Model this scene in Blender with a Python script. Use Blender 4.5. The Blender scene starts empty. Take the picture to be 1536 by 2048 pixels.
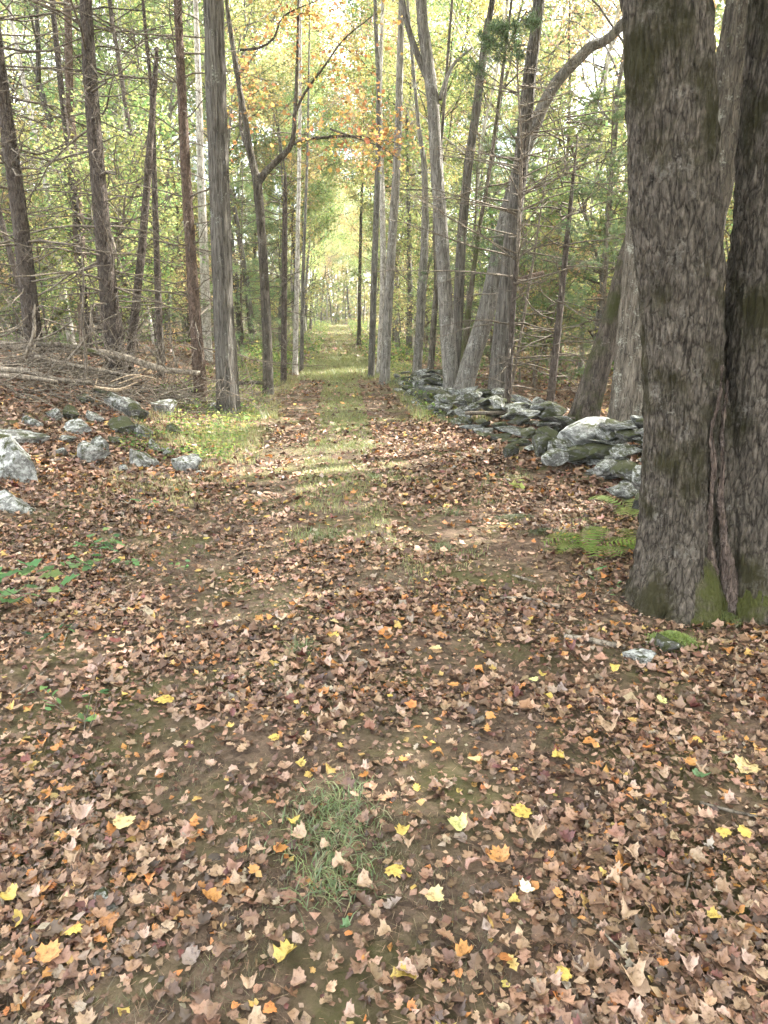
import bpy, math
import numpy as np
from mathutils import Vector

# ------------------------------------------------------------------ camera, sky, sun, exposure
scene = bpy.context.scene
COL = scene.collection
F_PX, PITCH, EYE = 1422.0, math.radians(15.1), 1.6          # photograph pixels (1536 x 2048)
cam_data = bpy.data.cameras.new('camera')
cam_data.sensor_fit = 'VERTICAL'
cam_data.sensor_height = 24.0
cam_data.lens = 24.0 * F_PX / 2048.0
cam_data.clip_start, cam_data.clip_end = 0.05, 2000.0
cam = bpy.data.objects.new('camera', cam_data)
cam.location = (0, 0, EYE)
cam.rotation_euler = (math.pi / 2 - PITCH, 0, 0)
COL.objects.link(cam)
scene.camera = cam

SUN_DIR = Vector((0.86, 0.50, 0.0)).normalized()            # horizontal direction towards the sun
SUN_EL = math.radians(44)
world = bpy.data.worlds.new('World')
scene.world = world
world.use_nodes = True
nt = world.node_tree
nt.nodes.clear()
out = nt.nodes.new('ShaderNodeOutputWorld')
bg = nt.nodes.new('ShaderNodeBackground')
sky = nt.nodes.new('ShaderNodeTexSky')
sky.sky_type = 'NISHITA'
sky.sun_disc = False
sky.sun_elevation = SUN_EL
sky.sun_rotation = math.atan2(SUN_DIR.x, SUN_DIR.y)
sky.dust_density = 3.0
sky.air_density = 1.0
sky.ozone_density = 0.6
tc = nt.nodes.new('ShaderNodeTexCoord')
cn = nt.nodes.new('ShaderNodeTexNoise')
cn.inputs['Scale'].default_value = 2.2
cn.inputs['Detail'].default_value = 6
cr = nt.nodes.new('ShaderNodeValToRGB')
cr.color_ramp.elements[0].position, cr.color_ramp.elements[1].position = 0.35, 0.6
mixc = nt.nodes.new('ShaderNodeMix')
mixc.data_type = 'RGBA'
mixc.inputs[7].default_value = (7.4, 7.4, 7.35, 1)            # thin bright cloud, as bright as the sky near it
nt.links.new(tc.outputs['Generated'], cn.inputs['Vector'])
nt.links.new(cn.outputs['Fac'], cr.inputs['Fac'])
nt.links.new(cr.outputs['Color'], mixc.inputs[0])
nt.links.new(sky.outputs['Color'], mixc.inputs[6])
nt.links.new(mixc.outputs[2], bg.inputs['Color'])
bg.inputs['Strength'].default_value = 0.15
nt.links.new(bg.outputs[0], out.inputs['Surface'])

sun_data = bpy.data.lights.new('sun', 'SUN')
sun_data.energy = 5.0
sun_data.angle = math.radians(0.6)
sun_data.color = (1.0, 0.96, 0.89)
sun = bpy.data.objects.new('sun', sun_data)
sun.location = (20, -10, 40)
d_ = Vector((SUN_DIR.x * math.cos(SUN_EL), SUN_DIR.y * math.cos(SUN_EL), math.sin(SUN_EL)))
sun.rotation_euler = d_.to_track_quat('Z', 'Y').to_euler()
COL.objects.link(sun)

vs = scene.view_settings
vs.view_transform = 'Standard'
vs.look = 'None'
vs.exposure = 2.92
vs.gamma = 1.0
vs.use_curve_mapping = False
cy = scene.cycles
cy.max_bounces = 6
cy.diffuse_bounces = 4
cy.glossy_bounces = 2
cy.transmission_bounces = 4
cy.transparent_max_bounces = 4
cy.caustics_reflective = cy.caustics_refractive = False
cy.use_denoising = True
cy.sample_clamp_indirect = 6.0
cy.use_adaptive_sampling = True
cy.adaptive_threshold = 0.03
cy.debug_use_spatial_splits = True

# ------------------------------------------------------------------ numeric helpers
rng = np.random.default_rng(11)
_p = np.random.default_rng(3).permutation(256)
_perm = np.concatenate([_p, _p, _p])
_g = np.random.default_rng(4).normal(size=(256, 3))
_g /= np.linalg.norm(_g, axis=1)[:, None]

def noise3(p):
    p = np.asarray(p, float)
    i = np.floor(p).astype(int)
    f = p - i
    i &= 255
    w = f * f * f * (f * (f * 6 - 15) + 10)
    r = 0.0
    for dx in (0, 1):
        for dy in (0, 1):
            for dz in (0, 1):
                h = _perm[_perm[_perm[(i[:, 0] + dx) & 255] + ((i[:, 1] + dy) & 255)] + ((i[:, 2] + dz) & 255)] & 255
                g = _g[h]
                dot = g[:, 0] * (f[:, 0] - dx) + g[:, 1] * (f[:, 1] - dy) + g[:, 2] * (f[:, 2] - dz)
                r = r + dot * np.where(dx, w[:, 0], 1 - w[:, 0]) * np.where(dy, w[:, 1], 1 - w[:, 1]) * np.where(dz, w[:, 2], 1 - w[:, 2])
    return r * 1.5

def fbm(p, octv=4):
    r, a, p = 0.0, 1.0, np.asarray(p, float)
    for _ in range(octv):
        r = r + a * noise3(p)
        p = p * 2.03 + 7.1
        a *= 0.5
    return r

def sstep(a, b, x):
    t = np.clip((np.asarray(x, float) - a) / (b - a), 0, 1)
    return t * t * (3 - 2 * t)

def n2(x, y, s, o=0.0, octv=3):
    x = np.atleast_1d(np.asarray(x, float)); y = np.atleast_1d(np.asarray(y, float))
    return fbm(np.stack([x * s + o, y * s - o, np.full_like(x, 0.37 + o)], 1), octv)

def path_x(y):
    return -0.06 * np.asarray(y, float)

def ground_z(x, y):
    x = np.atleast_1d(np.asarray(x, float)); y = np.atleast_1d(np.asarray(y, float))
    u = x - path_x(y)
    z = 0.85 * sstep(1.4, 5.6, -u) * sstep(1.0, 6.0, y) * (1 - 0.35 * sstep(18, 40, y))
    z = z + 0.10 * sstep(1.6, 3.2, u) * sstep(1.0, 5.0, y)
    z = z + 0.06 * n2(x, y, 0.45) * sstep(0.8, 2.2, np.abs(u)) + 0.012 * n2(x, y, 1.7, 5)
    z = z - 0.030 * np.exp(-((np.abs(u) - 0.72) / 0.28) ** 2)
    z = z + 1.0 * sstep(32, 95, y)
    return z

def gz(x, y):
    return float(ground_z(x, y)[0])

FWD = np.array([0, math.cos(PITCH), -math.sin(PITCH)]); UP = np.array([0, math.sin(PITCH), math.cos(PITCH)])
CAM = np.array([0, 0, EYE])

def ray(px, py):
    return FWD + np.array([1, 0, 0]) * (px - 768) / F_PX + UP * (1024 - py) / F_PX

def at(px, py, Y):
    d = ray(px, py)
    return CAM + d * (Y / d[1])

def gp(px, py, lift=0.0):
    """where the line of sight through a photograph pixel meets the terrain"""
    d = ray(px, py)
    t = np.concatenate([np.linspace(0.5, 30, 1500), np.linspace(30, 140, 1500)])
    P = CAM + d[None] * t[:, None]
    below = P[:, 2] < ground_z(P[:, 0], P[:, 1]) + lift
    k = int(np.argmax(below)) if below.any() else len(t) - 1
    return P[k]

def depth(P):
    return float(np.dot(np.asarray(P) - CAM, FWD))

# ------------------------------------------------------------------ mesh helpers
def mk_mesh(name, V, faces, col=None, smooth=False):
    V = np.ascontiguousarray(V, dtype=np.float32)
    if not isinstance(faces, list):
        faces = [faces]
    me = bpy.data.meshes.new(name)
    me.vertices.add(len(V))
    me.vertices.foreach_set('co', V.ravel())
    loops = np.concatenate([f.ravel() for f in faces]).astype(np.int32)
    tot = np.concatenate([np.full(len(f), f.shape[1]) for f in faces]).astype(np.int32)
    start = np.concatenate([[0], np.cumsum(tot)[:-1]]).astype(np.int32)
    me.loops.add(len(loops))
    me.loops.foreach_set('vertex_index', loops)
    me.polygons.add(len(tot))
    me.polygons.foreach_set('loop_start', start)
    if smooth:
        me.polygons.foreach_set('use_smooth', np.ones(len(tot), dtype=bool))
    me.update(calc_edges=True)
    if col is not None:
        a = me.color_attributes.new('col', 'FLOAT_COLOR', 'POINT')
        c = np.ones((len(V), 4), dtype=np.float32)
        c[:, :3] = col
        a.data.foreach_set('color', c.ravel())
    return me

def link(name, me, mat=None, parent=None, loc=None):
    o = bpy.data.objects.new(name, me)
    COL.objects.link(o)
    if mat is not None and me is not None and not me.materials:
        me.materials.append(mat)
    if parent is not None:
        o.parent = parent
    if loc is not None:
        o.location = loc
    return o

def tag(o, label=None, cat=None, group=None, kind=None):
    if label: o['label'] = label
    if cat: o['category'] = cat
    if group: o['group'] = group
    if kind: o['kind'] = kind
    return o

def empty(name, loc, label, cat, group=None):
    o = bpy.data.objects.new(name, None)
    o.empty_display_size = 0.2
    o.location = loc
    COL.objects.link(o)
    return tag(o, label, cat, group)

class MB:
    def __init__(self):
        self.V, self.F, self.C, self.n = [], [], [], 0
    def add(self, V, F, col=None):
        F = F if isinstance(F, list) else [F]
        self.V.append(np.asarray(V, float))
        for f in F:
            self.F.append(np.asarray(f) + self.n)
        if col is not None:
            c = np.asarray(col, float)
            self.C.append(np.broadcast_to(c, (len(V), 3)))
        self.n += len(V)
    def mesh(self, name, smooth=False):
        by = {}
        for f in self.F:
            by.setdefault(f.shape[1], []).append(f)
        return mk_mesh(name, np.concatenate(self.V), [np.concatenate(v) for v in by.values()], np.concatenate(self.C) if self.C else None, smooth)

def resample(P, R, step):
    """smooth (Catmull-Rom) path through P with radii R at about STEP metres"""
    P = np.asarray(P, float); R = np.asarray(R, float)
    Q = np.vstack([2 * P[0] - P[1], P, 2 * P[-1] - P[-2]])
    op, orr = [], []
    for i in range(len(P) - 1):
        p0, p1, p2, p3 = Q[i:i + 4]
        n = max(1, int(np.linalg.norm(p2 - p1) / step))
        t = (np.arange(n) / n)[:, None]
        op.append(0.5 * (2 * p1 + (p2 - p0) * t + (2 * p0 - 5 * p1 + 4 * p2 - p3) * t ** 2 + (3 * p1 - p0 - 3 * p2 + p3) * t ** 3))
        orr.append(R[i] + (R[i + 1] - R[i]) * t[:, 0])
    op.append(P[-1:]); orr.append(R[-1:])
    return np.vstack(op), np.concatenate(orr)

def tube(P, R, n=6, rfun=None, cap=True):
    """a tapering tube; rfun(theta, centres, radii) may return a radius per ring vertex"""
    P = np.asarray(P, float); R = np.asarray(R, float)
    T = np.gradient(P, axis=0)
    T /= np.linalg.norm(T, axis=1)[:, None] + 1e-12
    ref = np.array([1.0, 0, 0]) if abs(T[0][0]) < 0.8 else np.array([0, 1.0, 0])
    A = ref[None] - T * (T @ ref)[:, None]
    A /= np.linalg.norm(A, axis=1)[:, None] + 1e-12
    B = np.cross(T, A)
    th = np.arange(n) / n * 2 * math.pi
    RR = np.repeat(R[:, None], n, 1)
    if rfun is not None:
        RR = rfun(th, P, RR)
    V = P[:, None] + RR[:, :, None] * (np.cos(th)[None, :, None] * A[:, None] + np.sin(th)[None, :, None] * B[:, None])
    m = len(P)
    i, j = np.meshgrid(np.arange(m - 1), np.arange(n), indexing='ij')
    a = i * n + j; b = i * n + (j + 1) % n
    F = [np.stack([a, b, b + n, a + n], -1).reshape(-1, 4)]
    V = V.reshape(-1, 3)
    if cap:
        V = np.vstack([V, P[-1:], P[:1]])
        k = np.arange(n); top = (m - 1) * n
        F.append(np.stack([top + k, top + (k + 1) % n, np.full(n, m * n)], -1))
        F.append(np.stack([(k + 1) % n, k, np.full(n, m * n + 1)], -1))
    return V, F

def curvy(p0, d, L, n, bend, r):
    """a wandering twig path"""
    P = [np.asarray(p0, float)]
    d = np.asarray(d, float) / np.linalg.norm(d)
    for _ in range(n):
        d = d + r.normal(size=3) * bend
        d /= np.linalg.norm(d)
        P.append(P[-1] + d * L / n)
    return np.array(P)

# ------------------------------------------------------------------ materials
def new_mat(name):
    m = bpy.data.materials.new(name)
    m.use_nodes = True
    n = m.node_tree
    n.nodes.clear()
    o = n.nodes.new('ShaderNodeOutputMaterial')
    return m, n, o

def N(n, t, **kw):
    x = n.nodes.new(t)
    for k, v in kw.items():
        if k in x.inputs:
            x.inputs[k].default_value = v
        else:
            setattr(x, k, v)
    return x

def ramp(n, src, stops):
    r = n.nodes.new('ShaderNodeValToRGB')
    e = r.color_ramp.elements
    while len(e) < len(stops):
        e.new(0.5)
    for el, (p, c) in zip(e, stops):
        el.position = p
        el.color = (*c, 1) if len(c) == 3 else c
    n.links.new(src, r.inputs['Fac'])
    return r

def mix(n, fac, a, b, mode='MIX'):
    m = n.nodes.new('ShaderNodeMix')
    m.data_type = 'RGBA'
    m.blend_type = mode
    for idx, v in ((0, fac), (6, a), (7, b)):
        if hasattr(v, 'is_linked') or hasattr(v, 'links'):
            n.links.new(v, m.inputs[idx])
        else:
            m.inputs[idx].default_value = v if idx == 0 else (*v, 1)
    return m.outputs[2]

def bark_mat(name, dark, light, lichen=(0.42, 0.42, 0.38), lichen_lo=0.62, moss_lo=0.75, moss=(0.06, 0.07, 0.02), scale=14.0, stretch=0.13, bump=0.5, varied=True, vscale=1.3):
    m, n, o = new_mat(name)
    L = n.links
    tc = N(n, 'ShaderNodeTexCoord')
    mp = N(n, 'ShaderNodeMapping')
    mp.inputs['Scale'].default_value = (scale, scale, scale * stretch)
    oi = N(n, 'ShaderNodeObjectInfo')
    L.new(tc.outputs['Object'], mp.inputs['Vector'])
    n1 = N(n, 'ShaderNodeTexNoise', Scale=1.0, Detail=8.0, Roughness=0.65)
    L.new(mp.outputs[0], n1.inputs['Vector'])
    vo = N(n, 'ShaderNodeTexVoronoi', Scale=vscale)
    vo.feature = 'DISTANCE_TO_EDGE'
    wv = N(n, 'ShaderNodeVectorMath', operation='ADD')
    L.new(mp.outputs[0], wv.inputs[0]); L.new(n1.outputs['Color'], wv.inputs[1])
    L.new(wv.outputs[0], vo.inputs['Vector'])
    base = ramp(n, n1.outputs['Fac'], [(0.34, dark), (0.58, light), (0.72, tuple(min(1, c * 1.6) for c in light))])
    n2_ = N(n, 'ShaderNodeTexNoise', Scale=5.0, Detail=9.0, Roughness=0.72)
    L.new(tc.outputs['Object'], n2_.inputs['Vector'])
    n4 = N(n, 'ShaderNodeTexNoise', Scale=45.0, Detail=5.0, Roughness=0.7)
    L.new(tc.outputs['Object'], n4.inputs['Vector'])
    lsum = N(n, 'ShaderNodeMath', operation='MULTIPLY_ADD'); lsum.inputs[1].default_value = 0.45
    lhalf = N(n, 'ShaderNodeMath', operation='MULTIPLY'); lhalf.inputs[1].default_value = 0.55
    L.new(n2_.outputs['Fac'], lhalf.inputs[0]); L.new(n4.outputs['Fac'], lsum.inputs[0]); L.new(lhalf.outputs[0], lsum.inputs[2])
    crack = ramp(n, vo.outputs['Distance'], [(0.0, (0.30, 0.28, 0.26)), (0.09, (1, 1, 1))])
    based = mix(n, 0.9, base.outputs['Color'], crack.outputs['Color'], 'MULTIPLY')
    lm = ramp(n, lsum.outputs[0], [(lichen_lo - 0.06, (0, 0, 0)), (lichen_lo + 0.02, (1, 1, 1))])
    c = mix(n, lm.outputs['Color'], based, lichen)
    n3 = N(n, 'ShaderNodeTexNoise', Scale=2.3, Detail=7.0, Roughness=0.7)
    mp3 = N(n, 'ShaderNodeMapping'); mp3.inputs['Location'].default_value = (3, 9, 4)
    L.new(tc.outputs['Object'], mp3.inputs['Vector']); L.new(mp3.outputs[0], n3.inputs['Vector'])
    mm = ramp(n, n3.outputs['Fac'], [(moss_lo - 0.05, (0, 0, 0)), (moss_lo + 0.07, (1, 1, 1))])
    c = mix(n, mm.outputs['Color'], c, moss)
    if varied:
        hs = N(n, 'ShaderNodeHueSaturation')
        mr = N(n, 'ShaderNodeMapRange')
        mr.inputs['To Min'].default_value, mr.inputs['To Max'].default_value = 0.75, 1.3
        L.new(oi.outputs['Random'], mr.inputs['Value']); L.new(mr.outputs[0], hs.inputs['Value'])
        L.new(c, hs.inputs['Color'])
        c = hs.outputs['Color']
    b = N(n, 'ShaderNodeBsdfPrincipled', Roughness=0.9)
    b.inputs['Specular IOR Level'].default_value = 0.15
    L.new(c, b.inputs['Base Color'])
    hm = N(n, 'ShaderNodeMath', operation='MULTIPLY_ADD')
    hm.inputs[1].default_value = 0.8
    L.new(n1.outputs['Fac'], hm.inputs[0]); L.new(vo.outputs['Distance'], hm.inputs[2])
    bp = N(n, 'ShaderNodeBump', Strength=bump, Distance=0.05)
    L.new(hm.outputs[0], bp.inputs['Height'])
    L.new(bp.outputs[0], b.inputs['Normal'])
    L.new(b.outputs[0], o.inputs['Surface'])
    return m

def leaf_mat(name, trans=0.5, hue=0.03, rough=0.6, gloss=0.06, vary=0.25, mottle=0.0):
    """thin leaf: its own colour per leaf (colour attribute), part of the light passing through"""
    m, n, o = new_mat(name)
    L = n.links
    at_ = N(n, 'ShaderNodeAttribute'); at_.attribute_name = 'col'
    oi = N(n, 'ShaderNodeObjectInfo')
    hs = N(n, 'ShaderNodeHueSaturation')
    mr = N(n, 'ShaderNodeMapRange'); mr.inputs['To Min'].default_value, mr.inputs['To Max'].default_value = 0.5 - hue, 0.5 + hue
    mv = N(n, 'ShaderNodeMapRange'); mv.inputs['To Min'].default_value, mv.inputs['To Max'].default_value = 1 - vary, 1 + vary
    w = N(n, 'ShaderNodeTexWhiteNoise'); w.noise_dimensions = '1D'
    L.new(oi.outputs['Random'], w.inputs['W'])
    L.new(oi.outputs['Random'], mr.inputs['Value']); L.new(w.outputs['Value'], mv.inputs['Value'])
    L.new(mr.outputs[0], hs.inputs['Hue']); L.new(mv.outputs[0], hs.inputs['Value']); L.new(at_.outputs['Color'], hs.inputs['Color'])
    colr = hs.outputs['Color']
    if mottle > 0:                                            # dried blotches on the leaf
        tcm = N(n, 'ShaderNodeTexCoord'); ge = N(n, 'ShaderNodeNewGeometry')
        nm = N(n, 'ShaderNodeTexNoise', Scale=mottle, Detail=5.0, Roughness=0.7); L.new(ge.outputs['Position'], nm.inputs['Vector'])
        rm = ramp(n, nm.outputs['Fac'], [(0.36, (0.32, 0.26, 0.22)), (0.47, (0.9, 0.85, 0.8)), (0.55, (1, 1, 1)), (0.72, (1.25, 1.22, 1.15))])
        colr = mix(n, 0.85, colr, rm.outputs['Color'], 'MULTIPLY')
    d = N(n, 'ShaderNodeBsdfDiffuse'); L.new(colr, d.inputs['Color'])
    sh = d.outputs[0]
    if trans > 0:
        t = N(n, 'ShaderNodeBsdfTranslucent')
        L.new(colr, t.inputs['Color'])
        ms = N(n, 'ShaderNodeMixShader'); ms.inputs[0].default_value = trans
        L.new(sh, ms.inputs[1]); L.new(t.outputs[0], ms.inputs[2]); sh = ms.outputs[0]
    if gloss > 0:
        g = N(n, 'ShaderNodeBsdfGlossy', Roughness=rough)
        ms = N(n, 'ShaderNodeMixShader'); ms.inputs[0].default_value = gloss
        L.new(sh, ms.inputs[1]); L.new(g.outputs[0], ms.inputs[2]); sh = ms.outputs[0]
    L.new(sh, o.inputs['Surface'])
    return m

def soil_mat(name, path=False):
    m, n, o = new_mat(name)
    L = n.links
    tc = N(n, 'ShaderNodeTexCoord')
    a = N(n, 'ShaderNodeTexNoise', Scale=9.0, Detail=10.0, Roughness=0.75); L.new(tc.outputs['Object'], a.inputs['Vector'])
    b_ = N(n, 'ShaderNodeTexNoise', Scale=60.0, Detail=6.0, Roughness=0.8); L.new(tc.outputs['Object'], b_.inputs['Vector'])
    base = ramp(n, a.outputs['Fac'], [(0.30, (0.045, 0.034, 0.026)), (0.55, (0.11, 0.083, 0.063)), (0.75, (0.19, 0.148, 0.114))])
    v = N(n, 'ShaderNodeTexVoronoi', Scale=26.0); L.new(tc.outputs['Object'], v.inputs['Vector'])
    litter = ramp(n, v.outputs['Color'], [(0.15, (0.065, 0.045, 0.032)), (0.5, (0.145, 0.100, 0.070)), (0.85, (0.25, 0.18, 0.125))])
    c = mix(n, 0.45 if path else 0.7, base.outputs['Color'], litter.outputs['Color'])
    fine = ramp(n, b_.outputs['Fac'], [(0.3, (0.55, 0.55, 0.55)), (0.7, (1.35, 1.3, 1.25))])
    c = mix(n, 0.8, c, fine.outputs['Color'], 'MULTIPLY')
    mo = N(n, 'ShaderNodeTexNoise', Scale=1.3, Detail=7.0, Roughness=0.7); L.new(tc.outputs['Object'], mo.inputs['Vector'])
    mm = ramp(n, mo.outputs['Fac'], [(0.46, (0, 0, 0)), (0.60, (0.8, 0.8, 0.8))])
    c = mix(n, mm.outputs['Color'], c, (0.088, 0.088, 0.034))
    b = N(n, 'ShaderNodeBsdfPrincipled', Roughness=0.95)
    b.inputs['Specular IOR Level'].default_value = 0.1
    L.new(c, b.inputs['Base Color'])
    h = N(n, 'ShaderNodeMath', operation='ADD'); L.new(a.outputs['Fac'], h.inputs[0]); L.new(b_.outputs['Fac'], h.inputs[1])
    bp = N(n, 'ShaderNodeBump', Strength=0.8, Distance=0.03); L.new(h.outputs[0], bp.inputs['Height']); L.new(bp.outputs[0], b.inputs['Normal'])
    L.new(b.outputs[0], o.inputs['Surface'])
    return m

def rock_mat(name, pale=0.5, moss_lo=0.60, tone=1.0):
    m, n, o = new_mat(name)
    L = n.links
    tc = N(n, 'ShaderNodeTexCoord')
    oi = N(n, 'ShaderNodeObjectInfo')
    off = N(n, 'ShaderNodeVectorMath', operation='MULTIPLY_ADD')
    off.inputs[1].default_value = (1, 1, 1)
    sc = N(n, 'ShaderNodeMath', operation='MULTIPLY'); sc.inputs[1].default_value = 37.0
    L.new(oi.outputs['Random'], sc.inputs[0])
    L.new(tc.outputs['Object'], off.inputs[0]); L.new(sc.outputs[0], off.inputs[2])
    a = N(n, 'ShaderNodeTexNoise', Scale=7.0, Detail=10.0, Roughness=0.72); L.new(off.outputs[0], a.inputs['Vector'])
    b_ = N(n, 'ShaderNodeTexNoise', Scale=4.5, Detail=10.0, Roughness=0.8); L.new(off.outputs[0], b_.inputs['Vector'])
    base = ramp(n, a.outputs['Fac'], [(0.3, tuple(tone * c for c in (0.075, 0.075, 0.07))), (0.6, tuple(tone * c for c in (0.19, 0.19, 0.175))), (0.75, tuple(tone * c for c in (0.28, 0.28, 0.26)))])
    lm = ramp(n, b_.outputs['Fac'], [(1 - pale - 0.05, (0, 0, 0)), (1 - pale + 0.04, (1, 1, 1))])
    c = mix(n, lm.outputs['Color'], base.outputs['Color'], (0.43, 0.44, 0.41))
    crk = N(n, 'ShaderNodeTexNoise', Scale=16.0, Detail=8.0, Roughness=0.75); L.new(off.outputs[0], crk.inputs['Vector'])
    sp = ramp(n, crk.outputs['Fac'], [(0.36, (0.35, 0.35, 0.33)), (0.5, (1, 1, 1))])
    c = mix(n, 0.6, c, sp.outputs['Color'], 'MULTIPLY')
    ge = N(n, 'ShaderNodeNewGeometry')
    sx = N(n, 'ShaderNodeSeparateXYZ'); L.new(ge.outputs['Normal'], sx.inputs[0])
    d = N(n, 'ShaderNodeTexNoise', Scale=4.1, Detail=8.0, Roughness=0.7)
    of2 = N(n, 'ShaderNodeVectorMath', operation='ADD'); of2.inputs[1].default_value = (5, 2, 8)
    L.new(off.outputs[0], of2.inputs[0]); L.new(of2.outputs[0], d.inputs['Vector'])
    ma = N(n, 'ShaderNodeMath', operation='MULTIPLY_ADD'); ma.inputs[1].default_value = 0.06
    L.new(sx.outputs['Z'], ma.inputs[0]); L.new(d.outputs['Fac'], ma.inputs[2])
    mm = ramp(n, ma.outputs[0], [(moss_lo - 0.04, (0, 0, 0)), (moss_lo + 0.05, (1, 1, 1))])
    c = mix(n, mm.outputs['Color'], c, (0.042, 0.046, 0.018))
    b = N(n, 'ShaderNodeBsdfPrincipled', Roughness=0.9); b.inputs['Specular IOR Level'].default_value = 0.2
    L.new(c, b.inputs['Base Color'])
    bp = N(n, 'ShaderNodeBump', Strength=0.7, Distance=0.05); L.new(a.outputs['Fac'], bp.inputs['Height']); L.new(bp.outputs[0], b.inputs['Normal'])
    L.new(b.outputs[0], o.inputs['Surface'])
    return m

M = {}
M['maple_bark'] = bark_mat('maple_bark', (0.026, 0.022, 0.017), (0.132, 0.113, 0.090), (0.19, 0.175, 0.148), 0.61, 0.55, (0.036, 0.033, 0.015), 62, 0.28, 1.0, False, 0.42)
M['oak_bark'] = bark_mat('oak_bark', (0.034, 0.029, 0.022), (0.122, 0.105, 0.082), (0.23, 0.23, 0.19), 0.60, 0.66, (0.075, 0.075, 0.030), 22, 0.14, 0.8)
M['grey_bark'] = bark_mat('grey_bark', (0.080, 0.073, 0.063), (0.195, 0.182, 0.158), (0.33, 0.33, 0.30), 0.60, 0.70, (0.10, 0.10, 0.045), 20, 0.13, 0.6)
M['shag_bark'] = bark_mat('shag_bark', (0.036, 0.032, 0.027), (0.117, 0.107, 0.091), (0.258, 0.272, 0.231), 0.63, 0.72, (0.08, 0.085, 0.035), 26, 0.07, 0.9)
M['pine_bark'] = bark_mat('pine_bark', (0.036, 0.029, 0.023), (0.102, 0.083, 0.068), (0.18, 0.17, 0.15), 0.64, 0.74, (0.06, 0.06, 0.03), 24, 0.35, 0.8)
M['red_bark'] = bark_mat('red_bark', (0.052, 0.036, 0.027), (0.138, 0.098, 0.074), (0.24, 0.2, 0.165), 0.66, 0.8, (0.06, 0.06, 0.03), 26, 0.35, 0.8)
M['pale_bark'] = bark_mat('pale_bark', (0.22, 0.20, 0.175), (0.46, 0.43, 0.385), (0.55, 0.54, 0.5), 0.62, 0.74, (0.14, 0.14, 0.07), 12, 0.4, 0.3)
M['moss_bark'] = bark_mat('moss_bark', (0.038, 0.032, 0.025), (0.128, 0.106, 0.085), (0.216, 0.198, 0.171), 0.62, 0.53, (0.048, 0.052, 0.018), 20, 0.2, 0.8)
M['lip_bark'] = bark_mat('lip_bark', (0.06, 0.046, 0.038), (0.20, 0.152, 0.125), (0.27, 0.22, 0.19), 0.60, 0.66, (0.05, 0.05, 0.02), 40, 0.25, 0.9, False)
M['moss_root'] = bark_mat('moss_root', (0.032, 0.028, 0.02), (0.11, 0.092, 0.072), (0.2, 0.19, 0.15), 0.64, 0.46, (0.060, 0.064, 0.018), 36, 0.3, 0.9, False)
M['dead_wood'] = bark_mat('dead_wood', (0.06, 0.05, 0.038), (0.2, 0.17, 0.132), (0.33, 0.31, 0.26), 0.64, 0.72, (0.07, 0.075, 0.03), 18, 0.5, 0.5)
M['twig'] = bark_mat('twig', (0.06, 0.05, 0.038), (0.155, 0.13, 0.1), (0.26, 0.26, 0.21), 0.62, 0.78, scale=30, stretch=0.5, bump=0.2)
M['split_wood'] = bark_mat('split_wood', (0.20, 0.15, 0.10), (0.40, 0.31, 0.21), (0.6, 0.5, 0.38), 0.7, 0.85, scale=40, stretch=0.3, bump=0.3)
M['leaf'] = leaf_mat('leaf', 0.5, 0.022, vary=0.22, gloss=0)
M['needle'] = leaf_mat('needle', 0.45, 0.012, vary=0.2, gloss=0)
M['litter'] = leaf_mat('litter', 0.12, 0.0, 0.5, 0.04, 0.0, mottle=55.0)
M['grass'] = leaf_mat('grass', 0.4, 0.0, 0.5, 0.06, 0.0)
M['soil'] = soil_mat('soil')
M['path'] = soil_mat('path_soil', True)
M['rock'] = rock_mat('rock', 0.46, 0.56, .8)
M['rock_pale'] = rock_mat('rock_pale', 0.48, 0.58, 1.0)
M['rock_moss'] = rock_mat('rock_moss', 0.40, 0.49, 0.55)

# ------------------------------------------------------------------ ground sheet and path
def axis(stops):
    return np.concatenate([np.linspace(a, b, n, endpoint=False) for a, b, n in stops] + [[stops[-1][1]]])

ys = axis([(-200, -30, 12), (-30, -2, 28), (-2, 16, 120), (16, 40, 60), (40, 120, 50), (120, 420, 20)])
us = axis([(-300, -60, 12), (-60, -12, 40), (-12, -5, 26), (-5, 5, 70), (5, 12, 26), (12, 60, 40), (60, 300, 12)])
Yg, Ug = np.meshgrid(ys, us, indexing='ij')
Xg = path_x(np.clip(Yg, -5, 120)) + Ug
Zg = ground_z(Xg.ravel(), Yg.ravel()).reshape(Xg.shape)
Zg = Zg - 0.07 * (1 - sstep(0.9, 1.3, np.abs(Ug) + 0 * Yg)) * (Yg > -3.2) * (Yg < 96.2)
V = np.stack([Xg, Yg, Zg], -1).reshape(-1, 3)
i, j = np.meshgrid(np.arange(len(ys) - 1), np.arange(len(us) - 1), indexing='ij')
a = i * len(us) + j
Fq = np.stack([a, a + 1, a + 1 + len(us), a + len(us)], -1).reshape(-1, 4)
tag(link('ground', mk_mesh('ground', V, Fq, smooth=True), M['soil']), kind='structure')

yp = axis([(-3, 16, 240), (16, 96, 180)])
up_ = np.linspace(-1.5, 1.5, 44)
Yp, Up = np.meshgrid(yp, up_, indexing='ij')
Xp = path_x(Yp) + Up
rag = 0.22 * n2(Xp.ravel(), Yp.ravel(), 1.6, 11).reshape(Xp.shape)
Zp = ground_z(Xp.ravel(), Yp.ravel()).reshape(Xp.shape) + 0.004 - 0.10 * sstep(0.85, 1.5, np.abs(Up) + rag)
V = np.stack([Xp, Yp, Zp], -1).reshape(-1, 3)
i, j = np.meshgrid(np.arange(len(yp) - 1), np.arange(len(up_) - 1), indexing='ij')
a = i * len(up_) + j
Fq = np.stack([a, a + 1, a + 1 + len(up_), a + len(up_)], -1).reshape(-1, 4)
tag(link('path', mk_mesh('path', V, Fq, smooth=True), M['path']), kind='structure')

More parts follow.
